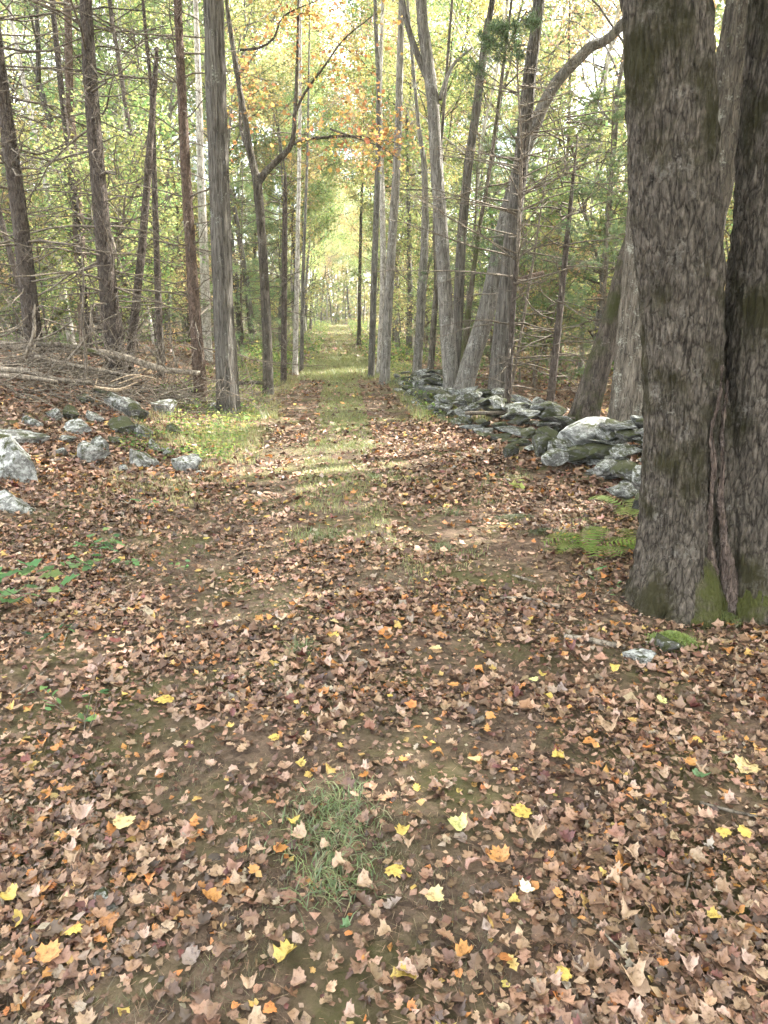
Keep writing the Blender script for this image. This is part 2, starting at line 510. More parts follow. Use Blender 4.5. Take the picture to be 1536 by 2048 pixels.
# ------------------------------------------------------------------ leaf shapes
def mirror(h):
    h = np.array(h)
    return np.vstack([h, (h[1:-1] * [-1, 1])[::-1]])
MAPLE = mirror([(0, -.30), (.12, -.36), (.31, -.30), (.32, -.16), (.50, -.04), (.42, .07), (.45, .24), (.31, .20), (.21, .25), (.21, .41), (.10, .38), (0, .54)])
def torn(seed):
    q = np.random.default_rng(seed)
    o = MAPLE.copy()
    o *= 1 + q.normal(0, .10, (len(o), 1))
    a = q.uniform(0, 6.28)                                   # one side shrunk, as if torn or folded away
    dirv = o @ np.array([math.cos(a), math.sin(a)])
    o *= (1 - .45 * np.clip(dirv, 0, 1) / .5 * q.uniform(0, 1))[:, None]
    return o
MAPLE_MID = mirror([(0, -.32), (.29, -.30), (.32, -.12), (.50, .08), (.25, .22), (0, .52)])
OVAL = mirror([(0, -.5), (.14, -.32), (.24, 0), (.15, .3), (0, .5)])
OAK = mirror([(0, -.5), (.08, -.35), (.20, -.28), (.12, -.15), (.30, -.02), (.15, .08), (.27, .25), (.12, .32), (0, .5)])

def fan(outline):
    n = len(outline)
    V = np.vstack([outline, [[0, -0.02]]])
    k = np.arange(n)
    return V, np.stack([k, (k + 1) % n, np.full(n, n)], -1)

def leaves(outline, pos, size, col, tilt, r, curl=0.9, updir=None):
    """many separate curled leaves of one outline: vertices, triangles, colours"""
    T, F = fan(outline) if outline is not None else (np.array([(0, -.5), (.34, 0), (0, .5), (-.34, 0)]), np.array([(0, 1, 2), (0, 2, 3)]))
    n = len(pos)
    x = T[None, :, 0]; y = T[None, :, 1]
    rr = x * x + y * y
    th = np.arctan2(y, x)
    k1 = np.clip(r.normal(0, curl, (n, 1)), -1.1, 1.1); k2 = np.clip(r.normal(0.3 * curl, 0.7 * curl, (n, 1)), -1.0, 1.2); ph = r.uniform(0, 6.28, (n, 1)); k3 = np.abs(r.normal(0, curl * 0.5, (n, 1)))
    z = rr * (k1 * np.cos(2 * th + ph) + k2) + k3 * np.abs(x) * 0.6
    shrink = 1 - 0.25 * np.clip(np.abs(k1) + np.abs(k2), 0, 2.4) * rr
    X = np.stack([x * shrink, y * shrink + 0 * x, z], -1) * np.asarray(size)[:, None, None]
    yaw = r.uniform(0, 6.283, n); tl = np.abs(r.normal(0, 1, n)) * tilt; ax = r.uniform(0, 6.283, n)
    c, s = np.cos(yaw), np.sin(yaw)
    Rz = np.zeros((n, 3, 3)); Rz[:, 0, 0] = c; Rz[:, 0, 1] = -s; Rz[:, 1, 0] = s; Rz[:, 1, 1] = c; Rz[:, 2, 2] = 1
    kx, ky = np.cos(ax), np.sin(ax); ct, st = np.cos(tl), np.sin(tl); oc = 1 - ct
    Rt = np.zeros((n, 3, 3))
    Rt[:, 0, 0] = ct + kx * kx * oc; Rt[:, 0, 1] = kx * ky * oc; Rt[:, 0, 2] = ky * st
    Rt[:, 1, 0] = kx * ky * oc; Rt[:, 1, 1] = ct + ky * ky * oc; Rt[:, 1, 2] = -kx * st
    Rt[:, 2, 0] = -ky * st; Rt[:, 2, 1] = kx * st; Rt[:, 2, 2] = ct
    X = np.einsum('nij,nkj->nki', Rt @ Rz, X) + np.asarray(pos)[:, None]
    m = T.shape[0]
    Fa = (F[None] + (np.arange(n) * m)[:, None, None]).reshape(-1, 3)
    C = np.repeat(np.asarray(col), m, 0)
    return X.reshape(-1, 3), Fa, C

def pick(pal, w, n, r, jit=0.16):
    pal = np.array(pal); w = np.array(w, float); w /= w.sum()
    c = pal[r.choice(len(pal), n, p=w)]
    return np.clip(c * (1 + r.normal(0, jit, (n, 1))) * (1 + r.normal(0, jit * 0.3, (n, 3))), 0.008, 0.9)

# ------------------------------------------------------------------ tree building blocks
def crown_broad(seed, H, R, nprim, nleaf, leaf, pal, w, gap=0.0, spread=0.22, outline=None, tiltl=0.9, low=0.0):
    """limbs and leaves of a broad-leaved crown; origin at the crown's foot on the trunk"""
    r = np.random.default_rng(seed)
    limb = MB()
    lead = curvy((0, 0, 0), (0, 0, 1), H, 8, 0.10, r)
    r0 = 0.0055 * H + 0.012
    limb.add(*tube(lead, np.linspace(r0, 0.015, len(lead)), 6))
    tips = []
    for k in range(nprim):
        h = low + (0.95 - low) * (k + r.uniform(0, 0.8)) / nprim
        p = np.array([np.interp(h * 8, np.arange(9), lead[:, c]) for c in range(3)])
        az = k * 2.399 + r.normal(0, 0.4)
        el = r.uniform(0.25, 0.75) + 0.4 * h
        L = R * (0.55 + 0.6 * math.sin(math.pi * min(1, 0.15 + h * 0.8))) * r.uniform(0.7, 1.15)
        P = curvy(p, (math.cos(az) * math.cos(el), math.sin(az) * math.cos(el), math.sin(el)), L, 6, 0.16, r)
        limb.add(*tube(P, np.linspace(r0 * 0.6 * (1 - 0.5 * h), 0.007, len(P)), 5))
        cw = r.dirichlet(np.array(w, float) * 6 + 0.05)
        for q in range(7):
            t = r.uniform(0.25, 1.0)
            s0 = np.array([np.interp(t * 6, np.arange(7), P[:, c]) for c in range(3)])
            dd = (P[-1] - P[0]) / L + r.normal(0, 0.7, 3)
            S = curvy(s0, dd, L * r.uniform(0.18, 0.42), 4, 0.22, r)
            limb.add(*tube(S, np.linspace(0.010, 0.003, len(S)), 3, cap=False))
            if r.uniform() > gap:
                tips.append((S, cw))
    per = max(1, int(nleaf * .86) // max(1, len(tips)))
    pos, col = [], []
    for S, cw in tips:
        t = r.uniform(0.1, 1.1, per)
        b = np.stack([np.interp(t * 4, np.arange(5), S[:, c]) for c in range(3)], 1) + r.normal(0, spread, (per, 3)) * [1, 1, 0.7]
        pos.append(b); col.append(pick(pal, cw, per, r))
    pos = np.vstack(pos); col = np.vstack(col)
    V, F, C = leaves(outline, pos, leaf * r.uniform(0.6, 1.25, len(pos)), col, tiltl, r, 0.5)
    return limb.mesh('limbs', True), mk_mesh('leaves', V, F, C)

def needles(P, r, n, L, w, pal, pw, up=0.25):
    """thin needle blades radiating from points P with local directions"""
    k = len(P)
    base = np.repeat(P, n, 0)
    d = r.normal(size=(k * n, 3)); d[:, 2] += up
    d /= np.linalg.norm(d, axis=1)[:, None]
    s = np.cross(d, r.normal(size=(k * n, 3))); s /= np.linalg.norm(s, axis=1)[:, None] + 1e-9
    ln = L * r.uniform(0.6, 1.1, (k * n, 1))
    V = np.stack([base - s * w, base + s * w, base + d * ln], 1).reshape(-1, 3)
    F = np.arange(k * n * 3).reshape(-1, 3)
    C = np.repeat(pick(pal, pw, k * n, r), 3, 0)
    return V, F, C

PINE = [(0.133, 0.196, 0.094), (0.172, 0.242, 0.118), (0.265, 0.312, 0.127), (0.374, 0.328, 0.135)]
PINE_W = [4, 4, 2, 0.5]
def crown_pine(seed, H, R, step, nd=9, tufts=12, blade=0.13, wid=0.006, pal=PINE, pw=PINE_W, low_full=1.0, droop=0.05):
    r = np.random.default_rng(seed)
    limb = MB(); V, F, C, nn = [], [], [], 0
    lead = curvy((0, 0, 0), (0, 0, 1), H, 8, 0.025, r)
    limb.add(*tube(lead, np.linspace(0.0055 * H + 0.014, 0.008, 9), 6))
    z = 0.0
    while z < H * 0.97:
        h = z / H
        for k in range(r.integers(4, 7)):
            az = r.uniform(0, 6.283)
            L = R * (1 - h) ** 0.75 * r.uniform(0.7, 1.1) * (low_full if h < 0.15 else 1) + 0.15
            P = curvy((np.interp(h * 8, np.arange(9), lead[:, 0]), np.interp(h * 8, np.arange(9), lead[:, 1]), z + r.normal(0, 0.06)), (math.cos(az), math.sin(az), r.uniform(-0.05, 0.35) - droop), L, 6, 0.07, r)
            limb.add(*tube(P, np.linspace(0.008 + 0.004 * L, 0.003, 7), 4, cap=False))
            tp = []
            for q in range(tufts):
                t = r.uniform(0.3, 1.0)
                s0 = np.array([np.interp(t * 6, np.arange(7), P[:, c]) for c in range(3)])
                dd = (P[-1] - P[0]) / L + r.normal(0, 0.55, 3) * [1, 1, 0.35]
                S = curvy(s0, dd, 0.16 * L + 0.1, 2, 0.1, r)
                limb.add(*tube(S, [0.004, 0.003, 0.002], 3, cap=False))
                tp += [S[1], S[2], S[2] + r.normal(0, 0.04, 3)]
            v, f, c = needles(np.array(tp), r, nd, blade, wid, pal, pw)
            V.append(v); F.append(f + nn); C.append(c); nn += len(v)
        z += step * r.uniform(0.7, 1.3)
    return limb.mesh('limbs', True), mk_mesh('needles', np.vstack(V), np.vstack(F), np.vstack(C))

def dead_branches(seed, H, R, step=0.42, z0=0.5, per=(2, 5), sub=5, leafy=0):
    """whorls of bare dead side branches up a conifer's trunk"""
    r = np.random.default_rng(seed)
    mb = MB(); z = z0
    while z < H:
        for k in range(r.integers(*per)):
            az = r.uniform(0, 6.283)
            L = R * r.uniform(0.25, 1.0)
            P = curvy((0, 0, z + r.normal(0, 0.05)), (math.cos(az), math.sin(az), r.uniform(-0.35, 0.35)), L, 7, 0.17, r)
            mb.add(*tube(P, np.linspace(0.008 + 0.005 * L, 0.0025, 8), 4, cap=False))
            for q in range(int(sub * L)):
                t = r.uniform(0.25, 1.0)
                s0 = np.array([np.interp(t * 7, np.arange(8), P[:, c]) for c in range(3)])
                S = curvy(s0, (P[-1] - P[0]) / L + r.normal(0, 0.7, 3) * [1, 1, 0.6], L * r.uniform(0.12, 0.4), 4, 0.2, r)
                mb.add(*tube(S, np.linspace(0.0045, 0.0015, 5), 3, cap=False))
        z += step * r.uniform(0.6, 1.4)
    return mb.mesh('dead_branches', True)

def bark_rfun(seed, amp, fa, fz, flare=0.0, roots=5, zbase=0.0, flare_h=0.45, lump=0.05):
    """ridged bark relief, uneven section and root flare of a trunk"""
    r = np.random.default_rng(seed)
    ph = r.uniform(0, 6.28, 3); o = r.uniform(0, 50, 3)
    def fn(th, P, RR):
        m, n = RR.shape
        T = np.repeat(th[None], m, 0); Z = np.repeat(P[:, 2:3], n, 1)
        q = np.stack([np.cos(T) * fa + o[0], np.sin(T) * fa + o[1], Z * fz + o[2]], -1).reshape(-1, 3)
        warp = noise3(q * 0.6 + 9)[:, None] * [0.5, 0.5, 0.6]
        ridge = (1 - np.abs(noise3(q + warp)) * 2.2) * 0.65 + 0.35 * (1 - np.abs(noise3(q * 2.1 + 4)) * 2.2)
        lq = np.stack([np.cos(T) * 1.1 + o[1], np.sin(T) * 1.1 + o[2], Z * 0.9 + o[0]], -1).reshape(-1, 3)
        lum = noise3(lq)
        out = RR * (1 + lump * lum.reshape(m, n)) - amp * ridge.reshape(m, n)
        if flare > 0:
            hh = np.clip(Z - zbase, 0, None) / flare_h
            lobes = 0.55 + 0.45 * np.cos(roots * T + ph[0] + 0.8 * np.sin(T + ph[1])) + 0.25 * np.cos(2 * T + ph[2])
            out = out * (1 + flare * np.exp(-hh * 1.6) * lobes)
        return out
    return fn

def px_path(pts, Y, lean=0.0):
    """photograph pixels (x, y, width) on the upright plane at distance Y -> points and radii"""
    P, R = [], []
    for k, (px, py, w) in enumerate(pts):
        p = at(px, py, Y)
        p = at(px, py, Y + lean * max(0, p[2] - 1))
        P.append(p); R.append(w * 0.5 * depth(p) / F_PX)
    return P, R

def trunk_part(parent, pts, Y, mat, seed=1, lean=0.0, ground=True, ext=0.0, nseg=26, step=0.085, amp=0.012, fa=5.0, fz=2.2, flare=0.28, lump=0.05, name='trunk', flare_h=0.45):
    P, R = px_path(pts, Y, lean)
    if ground:
        d = P[0] - P[1]; d = d / np.linalg.norm(d)
        gb = gz(P[0][0], P[0][1])
        if P[0][2] > gb + 0.06:
            q = P[0] + d * (P[0][2] - gb) / max(0.4, -d[2])
            P.insert(0, np.array([q[0], q[1], gb])); R.insert(0, R[0] * 1.05)
        zb = P[0][2]
        P.insert(0, P[0] + np.array([0, 0, -0.25])); R.insert(0, R[0] * 1.05)
    else:
        zb = -9
    if ext > 0:
        d = P[-1] - P[-2]; d /= np.linalg.norm(d)
        top = P[-1] + (d * 0.7 + np.array([0, 0, 0.3])) * ext
        P.append(top); R.append(R[-1] * 0.55)
    Q, RR = resample(P, R, step)
    V, F = tube(Q, RR, nseg, bark_rfun(seed, amp, fa, fz, flare if ground else 0, zbase=zb, lump=lump, flare_h=flare_h))
    loc = np.array(parent.location)
    o = link(name, mk_mesh(name, V - loc, F, smooth=True), mat, parent)
    return o, P[-1], R[-1]

# ------------------------------------------------------------------ shared crowns
YEL = [(.46, .41, .15), (.42, .40, .16), (.32, .36, .14), (.45, .35, .15)]
YGR = [(.28, .35, .13), (.36, .40, .16), (.21, .29, .12), (.42, .40, .16)]
ORG = [(.47, .34, .17), (.42, .30, .17), (.54, .42, .20), (.34, .27, .16)]
GRN = [(.17, .27, .10), (.25, .34, .12), (.34, .39, .14), (.44, .44, .16)]
W4 = [3, 3, 2, 2]
CROWNS = {
    'yellow': [crown_broad(101, 9, 3.6, 18, 21000, 0.100, YEL, W4, .1), crown_broad(102, 8, 3.2, 16, 18000, 0.096, YEL, W4, .15)],
    'lime': [crown_broad(103, 9, 3.8, 18, 22000, 0.100, YGR, W4, .05), crown_broad(104, 7, 3.0, 16, 19000, 0.096, YGR, W4, .1)],
    'orange': [crown_broad(105, 8, 3.4, 17, 17000, 0.100, ORG, W4, .25), crown_broad(106, 9, 3.6, 17, 16000, 0.096, ORG, W4, .3)],
    'green': [crown_broad(107, 9, 3.8, 18, 22000, 0.100, GRN, W4, .05)],
    'pine': [crown_pine(108, 9, 2.7, .55), crown_pine(109, 11, 3.0, .6), crown_pine(110, 8, 2.4, .5)],
    'sparse_yellow': [crown_broad(131, 8, 3.4, 14, 7200, 0.096, YEL, W4, .3), crown_broad(132, 7, 3.2, 13, 6400, 0.096, YEL, W4, .3)],
    'sparse_lime': [crown_broad(133, 8, 3.6, 14, 7600, 0.096, YGR, W4, .3), crown_broad(134, 7, 3.0, 13, 6800, 0.096, YGR, W4, .3)],
    'sparse_orange': [crown_broad(135, 8, 3.4, 14, 6000, 0.096, ORG, W4, .35)],
    'sparse_green': [crown_broad(137, 8, 3.6, 14, 7200, 0.096, GRN, W4, .3)],
    'sparse_pine': [crown_pine(138, 5, 2.0, .75, 10, 10), crown_pine(139, 6, 2.2, .8, 10, 10)],
    'big': [crown_broad(111, 11, 6.0, 26, 12000, .23, YGR, W4, .0, .4), crown_broad(112, 10, 5.6, 24, 11500, .23, YEL, W4, .0, .4)],
    'small_yellow': [crown_broad(113, 3.2, 1.5, 18, 5200, 0.074, YGR, [2, 3, 1, 3], .1, .14), crown_broad(114, 3.6, 1.7, 18, 4800, 0.074, YEL, W4, .1, .16)],
    'small_orange': [crown_broad(115, 3.0, 1.5, 16, 3400, 0.074, ORG, W4, .2, .15)],
    'small_green': [crown_broad(116, 2.8, 1.5, 18, 5200, 0.074, GRN, W4, .1, .14)],
    'small_pine': [crown_pine(117, 3.6, 1.25, .32, 12, 9, .10, .004, low_full=.8), crown_pine(118, 4.4, 1.4, .36, 12, 9, .10, .004)],
}
DEAD = [dead_branches(s, 6.5, 1.9) for s in (201, 202, 203)]
DEAD_LONG = [dead_branches(s, 6.8, 2.9, .36, .8, (3, 6), 4) for s in (204, 205)]
TIMB = M['grey_bark']

def add_crown(root, kind, loc, k=0, s=1.0, rz=0.0, bark=None):
    """limbs + crown (parts of one tree) from the shared meshes"""
    lm, cm = CROWNS[kind][k % len(CROWNS[kind])]
    lo = link('limbs', lm, bark or TIMB, root)
    co = link('crown', cm, M['needle'] if 'pine' in kind else M['leaf'], root)
    lo.material_slots[0].link = 'OBJECT'
    lo.material_slots[0].material = bark or TIMB
    for o in (lo, co):
        o.location = np.array(loc) - np.array(root.location)
        o.scale = (s, s, s)
        o.rotation_euler = (0, 0, rz)
    return lo, co

TAKEN = []
def px_tree(name, label, pts, Y, mat, seed, crown=None, ext=4.0, cs=1.0, lean=0.0, dead=None, dead_s=1.0, dead_z=0.0, cat='tree', **kw):
    crown = 'sparse_' + crown if crown in ('pine', 'yellow', 'lime', 'orange') and Y > 11 else crown
    P, _ = px_path(pts[:2], Y)
    base = P[0] + (P[0] - P[1]) / max(0.3, (P[1] - P[0])[2]) * max(0, P[0][2] - gz(P[0][0], P[0][1]))
    root = empty(name, (base[0], base[1], gz(base[0], base[1])), label, cat)
    TAKEN.append((base[0], base[1]))
    pts = [(a_, b_, c_ * .9) for a_, b_, c_ in pts]
    o, top, rt = trunk_part(root, pts, Y, M[mat], seed, lean, ext=ext, **kw)
    if crown:
        add_crown(root, crown, top - np.array([0, 0, 0.4]), seed, cs, seed * 1.7, M[mat])
    if dead is not None:
        b = tag(link('dead_branches', dead, M['twig'], root), kind='stuff')
        d = np.array(at(*pts[-1][:2], Y)) - base
        d /= d[2]
        b.matrix_local = ((dead_s, 0, d[0], 0), (0, dead_s, d[1], 0), (0, 0, dead_s, dead_z), (0, 0, 0, 1))
        b.matrix_local = b.matrix_local.transposed() if False else b.matrix_local
    return root

# ------------------------------------------------------------------ trees left of the path
px_tree('pine_tree', 'dark pine trunk with bare side branches at the left edge behind the brush pile', [(68, 690, 38), (45, 480, 36), (25, 330, 33), (3, 180, 30), (-18, 0, 27)], 12.0, 'pine_bark', 21, 'pine', 3.0, dead=DEAD_LONG[0], amp=.010, fa=6, fz=5)
px_tree('pine_tree', 'thickest purplish-grey pine trunk standing behind the fallen logs', [(230, 705, 44), (211, 520, 38), (195, 340, 34), (180, 150, 31), (171, 0, 28)], 12.5, 'pine_bark', 22, 'pine', 3.0, dead=DEAD_LONG[1], amp=.010, fa=6, fz=5)
px_tree('dead_tree', 'thin brown broken-topped pole leaning right beside the thickest pine', [(262, 700, 20), (285, 480, 18), (303, 250, 15), (314, 95, 9)], 13.0, 'pine_bark', 23, None, 0, dead=DEAD[0], dead_s=.6, nseg=18, amp=.006, flare=.1)
px_tree('pine_tree', 'reddish pine trunk just left of the big shaggy trunk', [(398, 735, 29), (385, 560, 25), (372, 350, 23), (362, 150, 20), (355, 0, 18)], 12.6, 'red_bark', 24, 'pine', 3.0, dead=DEAD[1], dead_s=.8, amp=.008, fa=6, fz=5, nseg=22)
px_tree('hickory_tree', 'big shaggy grey trunk with pale lichen at its foot left of the path', [(458, 838, 54), (453, 740, 50), (446, 600, 46), (440, 400, 46), (432, 200, 48), (427, 0, 47)], 12.0, 'shag_bark', 25, 'yellow', 4.0, 1.2, nseg=56, step=.045, amp=.022, fa=7, fz=1.3, flare=.22)
px_tree('pine_tree', 'slim dark pine trunk between the two thickest left pines', [(175, 680, 16), (152, 420, 14), (127, 220, 13), (104, 0, 12)], 16.0, 'pine_bark', 26, 'pine', 3.0, dead=DEAD[2], nseg=16, amp=.005)
px_tree('pine_tree', 'red-brown trunk half hidden behind the thickest left pine', [(172, 690, 27), (160, 500, 26), (150, 350, 22), (140, 200, 18), (135, 0, 16)], 17.0, 'red_bark', 27, 'pine', 3.0, dead=DEAD[0], nseg=18, amp=.008)
px_tree('dead_tree', 'thin dark leaning pole crossing the left edge', [(62, 650, 14), (30, 540, 13), (0, 430, 12), (-30, 300, 10)], 14.0, 'pine_bark', 28, None, 1.0, dead=DEAD[1], dead_s=.6, nseg=12, amp=.004, flare=.1)
px_tree('pine_tree', 'thin dark pine pole behind the leaning broken pole', [(320, 690, 16), (313, 500, 14), (308, 330, 12), (304, 200, 10), (290, 50, 8)], 15.0, 'pine_bark', 29, 'pine', 2.5, dead=DEAD[2], nseg=14, amp=.005)
root = px_tree('maple_tree', 'slender dark maple forking into a wide Y left of the path', [(537, 797, 25), (533, 650, 22), (524, 480, 20), (516, 385, 21), (513, 360, 20), (500, 300, 15), (487, 220, 13), (470, 120, 12), (455, 20, 10)], 15.8, 'oak_bark', 30, None, 2.0, nseg=20, amp=.008, fa=5)
MAPLE_ROOT = root
MAPLE_LIMBS = []
for pts in ([(513, 372, 15), (530, 345, 14), (550, 325, 13), (583, 287, 11), (590, 220, 8), (594, 120, 6), (597, -40, 4)],
            [(581, 289, 8), (610, 272, 7), (640, 262, 6), (700, 252, 5), (790, 258, 3)],
            [(500, 308, 9), (478, 255, 8), (470, 190, 6), (458, 110, 4), (462, 30, 3)],
            [(588, 232, 6), (610, 190, 5), (650, 140, 4), (690, 90, 3), (745, 50, 2)],
            [(480, 100, 5), (520, 98, 5), (550, 80, 4), (570, 40, 3), (640, 10, 2)],
            [(660, 258, 4), (700, 275, 3), (760, 300, 2), (800, 330, 2)]):
    P, R = px_path(pts, 15.8)
    P = np.array(P); P[:, 1] += np.linspace(0, 1, len(P)) * rng.normal(0, 0.8)
    Q, RR = resample(P, R, .12)
    o = link('limb', None or mk_mesh('limb', *[(lambda VF: (VF[0] - np.array(root.location), VF[1]))(tube(Q, RR, 8))][0], smooth=True), M['oak_bark'], root)
    MAPLE_LIMBS.append(Q)
px_tree('dead_tree', 'thin blackish dead conifer with short bare branches beside the forked maple', [(567, 772, 14), (569, 560, 13), (570, 430, 12), (571, 345, 6)], 18.5, 'pine_bark', 31, None, 0, dead=DEAD[0], dead_s=.75, nseg=14, amp=.004, flare=.15)
px_tree('birch_tree', 'thin pale trunk at the left verge where the path narrows', [(590, 745, 13), (594, 560, 11), (597, 400, 9), (600, 200, 8)], 22.0, 'pale_bark', 32, 'orange', 4.0, nseg=12, amp=.004)
px_tree('birch_tree', 'thinner grey trunk touching the pale verge trunk on its path side', [(603, 742, 9), (606, 560, 8), (611, 420, 6), (616, 250, 5)], 23.0, 'grey_bark', 33, 'lime', 4.0, nseg=10, amp=.003)
px_tree('birch_tree', 'pale curved trunk among the far left pines', [(140, 665, 17), (122, 560, 16), (105, 450, 15), (85, 330, 13), (55, 200, 10)], 20.0, 'pale_bark', 34, 'yellow', 4.0, nseg=14, amp=.004)
px_tree('birch_tree', 'whitish trunk hidden behind the reddish pine and the shaggy trunk', [(413, 650, 21), (407, 480, 20), (401, 330, 17), (398, 200, 15)], 20.0, 'pale_bark', 35, 'lime', 4.0, nseg=14, amp=.004)

# ------------------------------------------------------------------ trees right of the path
px_tree('maple_tree', 'slim grey trunk nearest the path on its right verge', [(742, 758, 15), (748, 560, 14), (755, 350, 13), (757, 180, 11), (750, 0, 9)], 21.0, 'grey_bark', 41, 'orange', 4.0, nseg=14, amp=.006)
px_tree('maple_tree', 'pale slim trunk squeezed between two grey verge trunks', [(760, 745, 16), (766, 560, 14), (764, 380, 12), (760, 200, 10), (765, 0, 8)], 22.0, 'pale_bark', 42, 'yellow', 4.0, nseg=14, amp=.006)
px_tree('maple_tree', 'grey trunk curving up to the right at the end of the stone wall', [(769, 775, 24), (775, 640, 21), (784, 480, 20), (795, 300, 18), (800, 120, 16), (803, 0, 14)], 19.0, 'grey_bark', 43, 'lime', 4.0, nseg=20, amp=.008)
root = px_tree('maple_tree', 'smooth grey trunk behind the stone wall forking high to the left', [(905, 800, 38), (893, 640, 33), (885, 500, 31), (873, 330, 29), (865, 200, 28), (850, 80, 27), (842, 0, 25)], 14.0, 'grey_bark', 44, 'orange', 4.0, 1.1, nseg=36, step=.05, amp=.012, fa=6)
for pts in ([(864, 175, 16), (835, 110, 13), (815, 50, 11), (800, -30, 9)], [(880, 200, 9), (890, 165, 8), (910, 125, 6), (945, 95, 4)]):
    P, R = px_path(pts, 14.0)
    Q, RR = resample(P, R, .1)
    Vt, Ft = tube(Q, RR, 10)
    link('limb', mk_mesh('limb', Vt - np.array(root.location), Ft, smooth=True), M['grey_bark'], root)
px_tree('maple_tree', 'pale sunlit trunk leaning far right from the foot of the smooth grey trunk', [(922, 800, 46), (942, 720, 42), (968, 640, 40), (992, 540, 38), (1012, 440, 36), (1038, 340, 33), (1065, 260, 30), (1110, 170, 27), (1175, 100, 24), (1260, 30, 21)], 13.7, 'grey_bark', 45, 'yellow', 4.0, 1.2, nseg=36, step=.05, amp=.012, fa=6)
px_tree('hickory_tree', 'straight shaggy trunk rising behind the middle of the stone wall', [(993, 815, 48), (1008, 640, 42), (1025, 470, 38), (1045, 300, 34), (1062, 130, 30), (1078, 0, 27)], 12.5, 'shag_bark', 46, 'lime', 4.0, 1.2, nseg=48, step=.035, amp=.018, fa=7, fz=1.3)
px_tree('hickory_tree', 'grey shaggy trunk bending right behind the young pine', [(905, 770, 25), (915, 650, 24), (922, 500, 23), (935, 350, 21), (955, 200, 20), (975, 50, 17), (985, 0, 15)], 17.0, 'shag_bark', 47, 'yellow', 4.0, nseg=24, amp=.012, fa=6, fz=1.5)
px_tree('dead_tree', 'thin leaning dead conifer with many bare horizontal branches behind the wall', [(1100, 805, 18), (1118, 640, 16), (1134, 480, 12), (1146, 360, 8), (1155, 270, 3)], 12.2, 'pine_bark', 48, None, 0, dead=dead_branches(221, 4.6, 1.6, .30, .6, (2, 6), 6), nseg=16, amp=.005, flare=.15)
px_tree('maple_tree', 'mossy dark trunk leaning right beside the big rough trunk behind the wall', [(1165, 840, 64), (1195, 740, 56), (1228, 630, 50), (1262, 500, 46), (1300, 380, 42), (1340, 250, 40)], 10.6, 'moss_bark', 49, 'big', 4.0, nseg=48, step=.04, amp=.016, fa=6)
root = px_tree('oak_tree', 'big rough-barked trunk behind the wall, half hidden by the nearest tree', [(1262, 880, 112), (1268, 780, 98), (1276, 650, 88), (1290, 450, 82), (1300, 300, 80), (1305, 100, 76), (1305, -100, 70)], 9.4, 'oak_bark', 50, 'big', 4.0, nseg=72, step=.045, amp=.022, fa=9, fz=2.4)
trunk_part(root, [(1335, 870, 92), (1360, 720, 88), (1382, 600, 86), (1408, 440, 84), (1440, 300, 82), (1472, 111, 80), (1490, 0, 76)], 9.2, M['oak_bark'], 51, 0, True, 3.0, 64, .045, .022, 9, 2.4, name='stem')
px_tree('maple_tree', 'grey trunk forking low in the thicket behind the far end of the wall', [(832, 772, 22), (843, 600, 20), (850, 450, 17), (848, 330, 13), (835, 230, 9)], 20.0, 'grey_bark', 52, 'yellow', 4.0, nseg=18, amp=.008)
px_tree('maple_tree', 'slim dark trunk between the forking thicket trunk and the smooth grey trunk', [(858, 778, 16), (868, 640, 14), (873, 560, 12), (870, 400, 10), (885, 250, 8)], 18.0, 'oak_bark', 53, 'lime', 4.0, nseg=14, amp=.006)
px_tree('maple_tree', 'thin mottled trunk leaning in the notch of the two crossing grey trunks', [(922, 775, 18), (935, 640, 14), (945, 560, 12), (960, 450, 10), (985, 300, 9)], 15.0, 'moss_bark', 54, 'lime', 4.0, nseg=14, amp=.005)
px_tree('dead_tree', 'very thin bare pole leaning right next to the young pine', [(1026, 760, 7), (1060, 560, 6), (1085, 400, 4), (1100, 300, 3)], 13.0, 'twig', 55, None, 0, nseg=8, amp=.002, flare=.1, dead=DEAD[2], dead_s=.5)
px_tree('maple_tree', 'dark trunk beside the far bend of the path', [(718, 690, 10), (719, 600, 8), (721, 480, 7), (726, 300, 5)], 44.0, 'oak_bark', 56, 'lime', 3.0, nseg=12, amp=.006)

# young white pine with feathery needles in front of the shaggy right trunk
root = px_tree('pine_tree', 'young white pine with feathery blue-green needles behind the stone wall', [(1016, 805, 15), (1026, 620, 12), (1038, 450, 9), (1048, 330, 6), (1053, 230, 3)], 12.0, 'pine_bark', 57, None, 0, nseg=12, amp=.003, flare=.1, dead=dead_branches(223, 2.2, 1.4, .34, .5, (2, 5), 6))
SOFT = [(0.10, 0.15, 0.085), (0.125, 0.18, 0.10), (0.09, 0.13, 0.07), (0.15, 0.19, 0.09)]
lm, cm = crown_pine(301, 3.6, 2.1, .27, 22, 13, .115, .0036, SOFT, [3, 3, 2, 1], droop=-.1)
b0 = at(1032, 560, 12.0) - np.array(root.location)
link('limbs', lm, M['twig'], root, b0); link('crown', cm, M['needle'], root, b0)

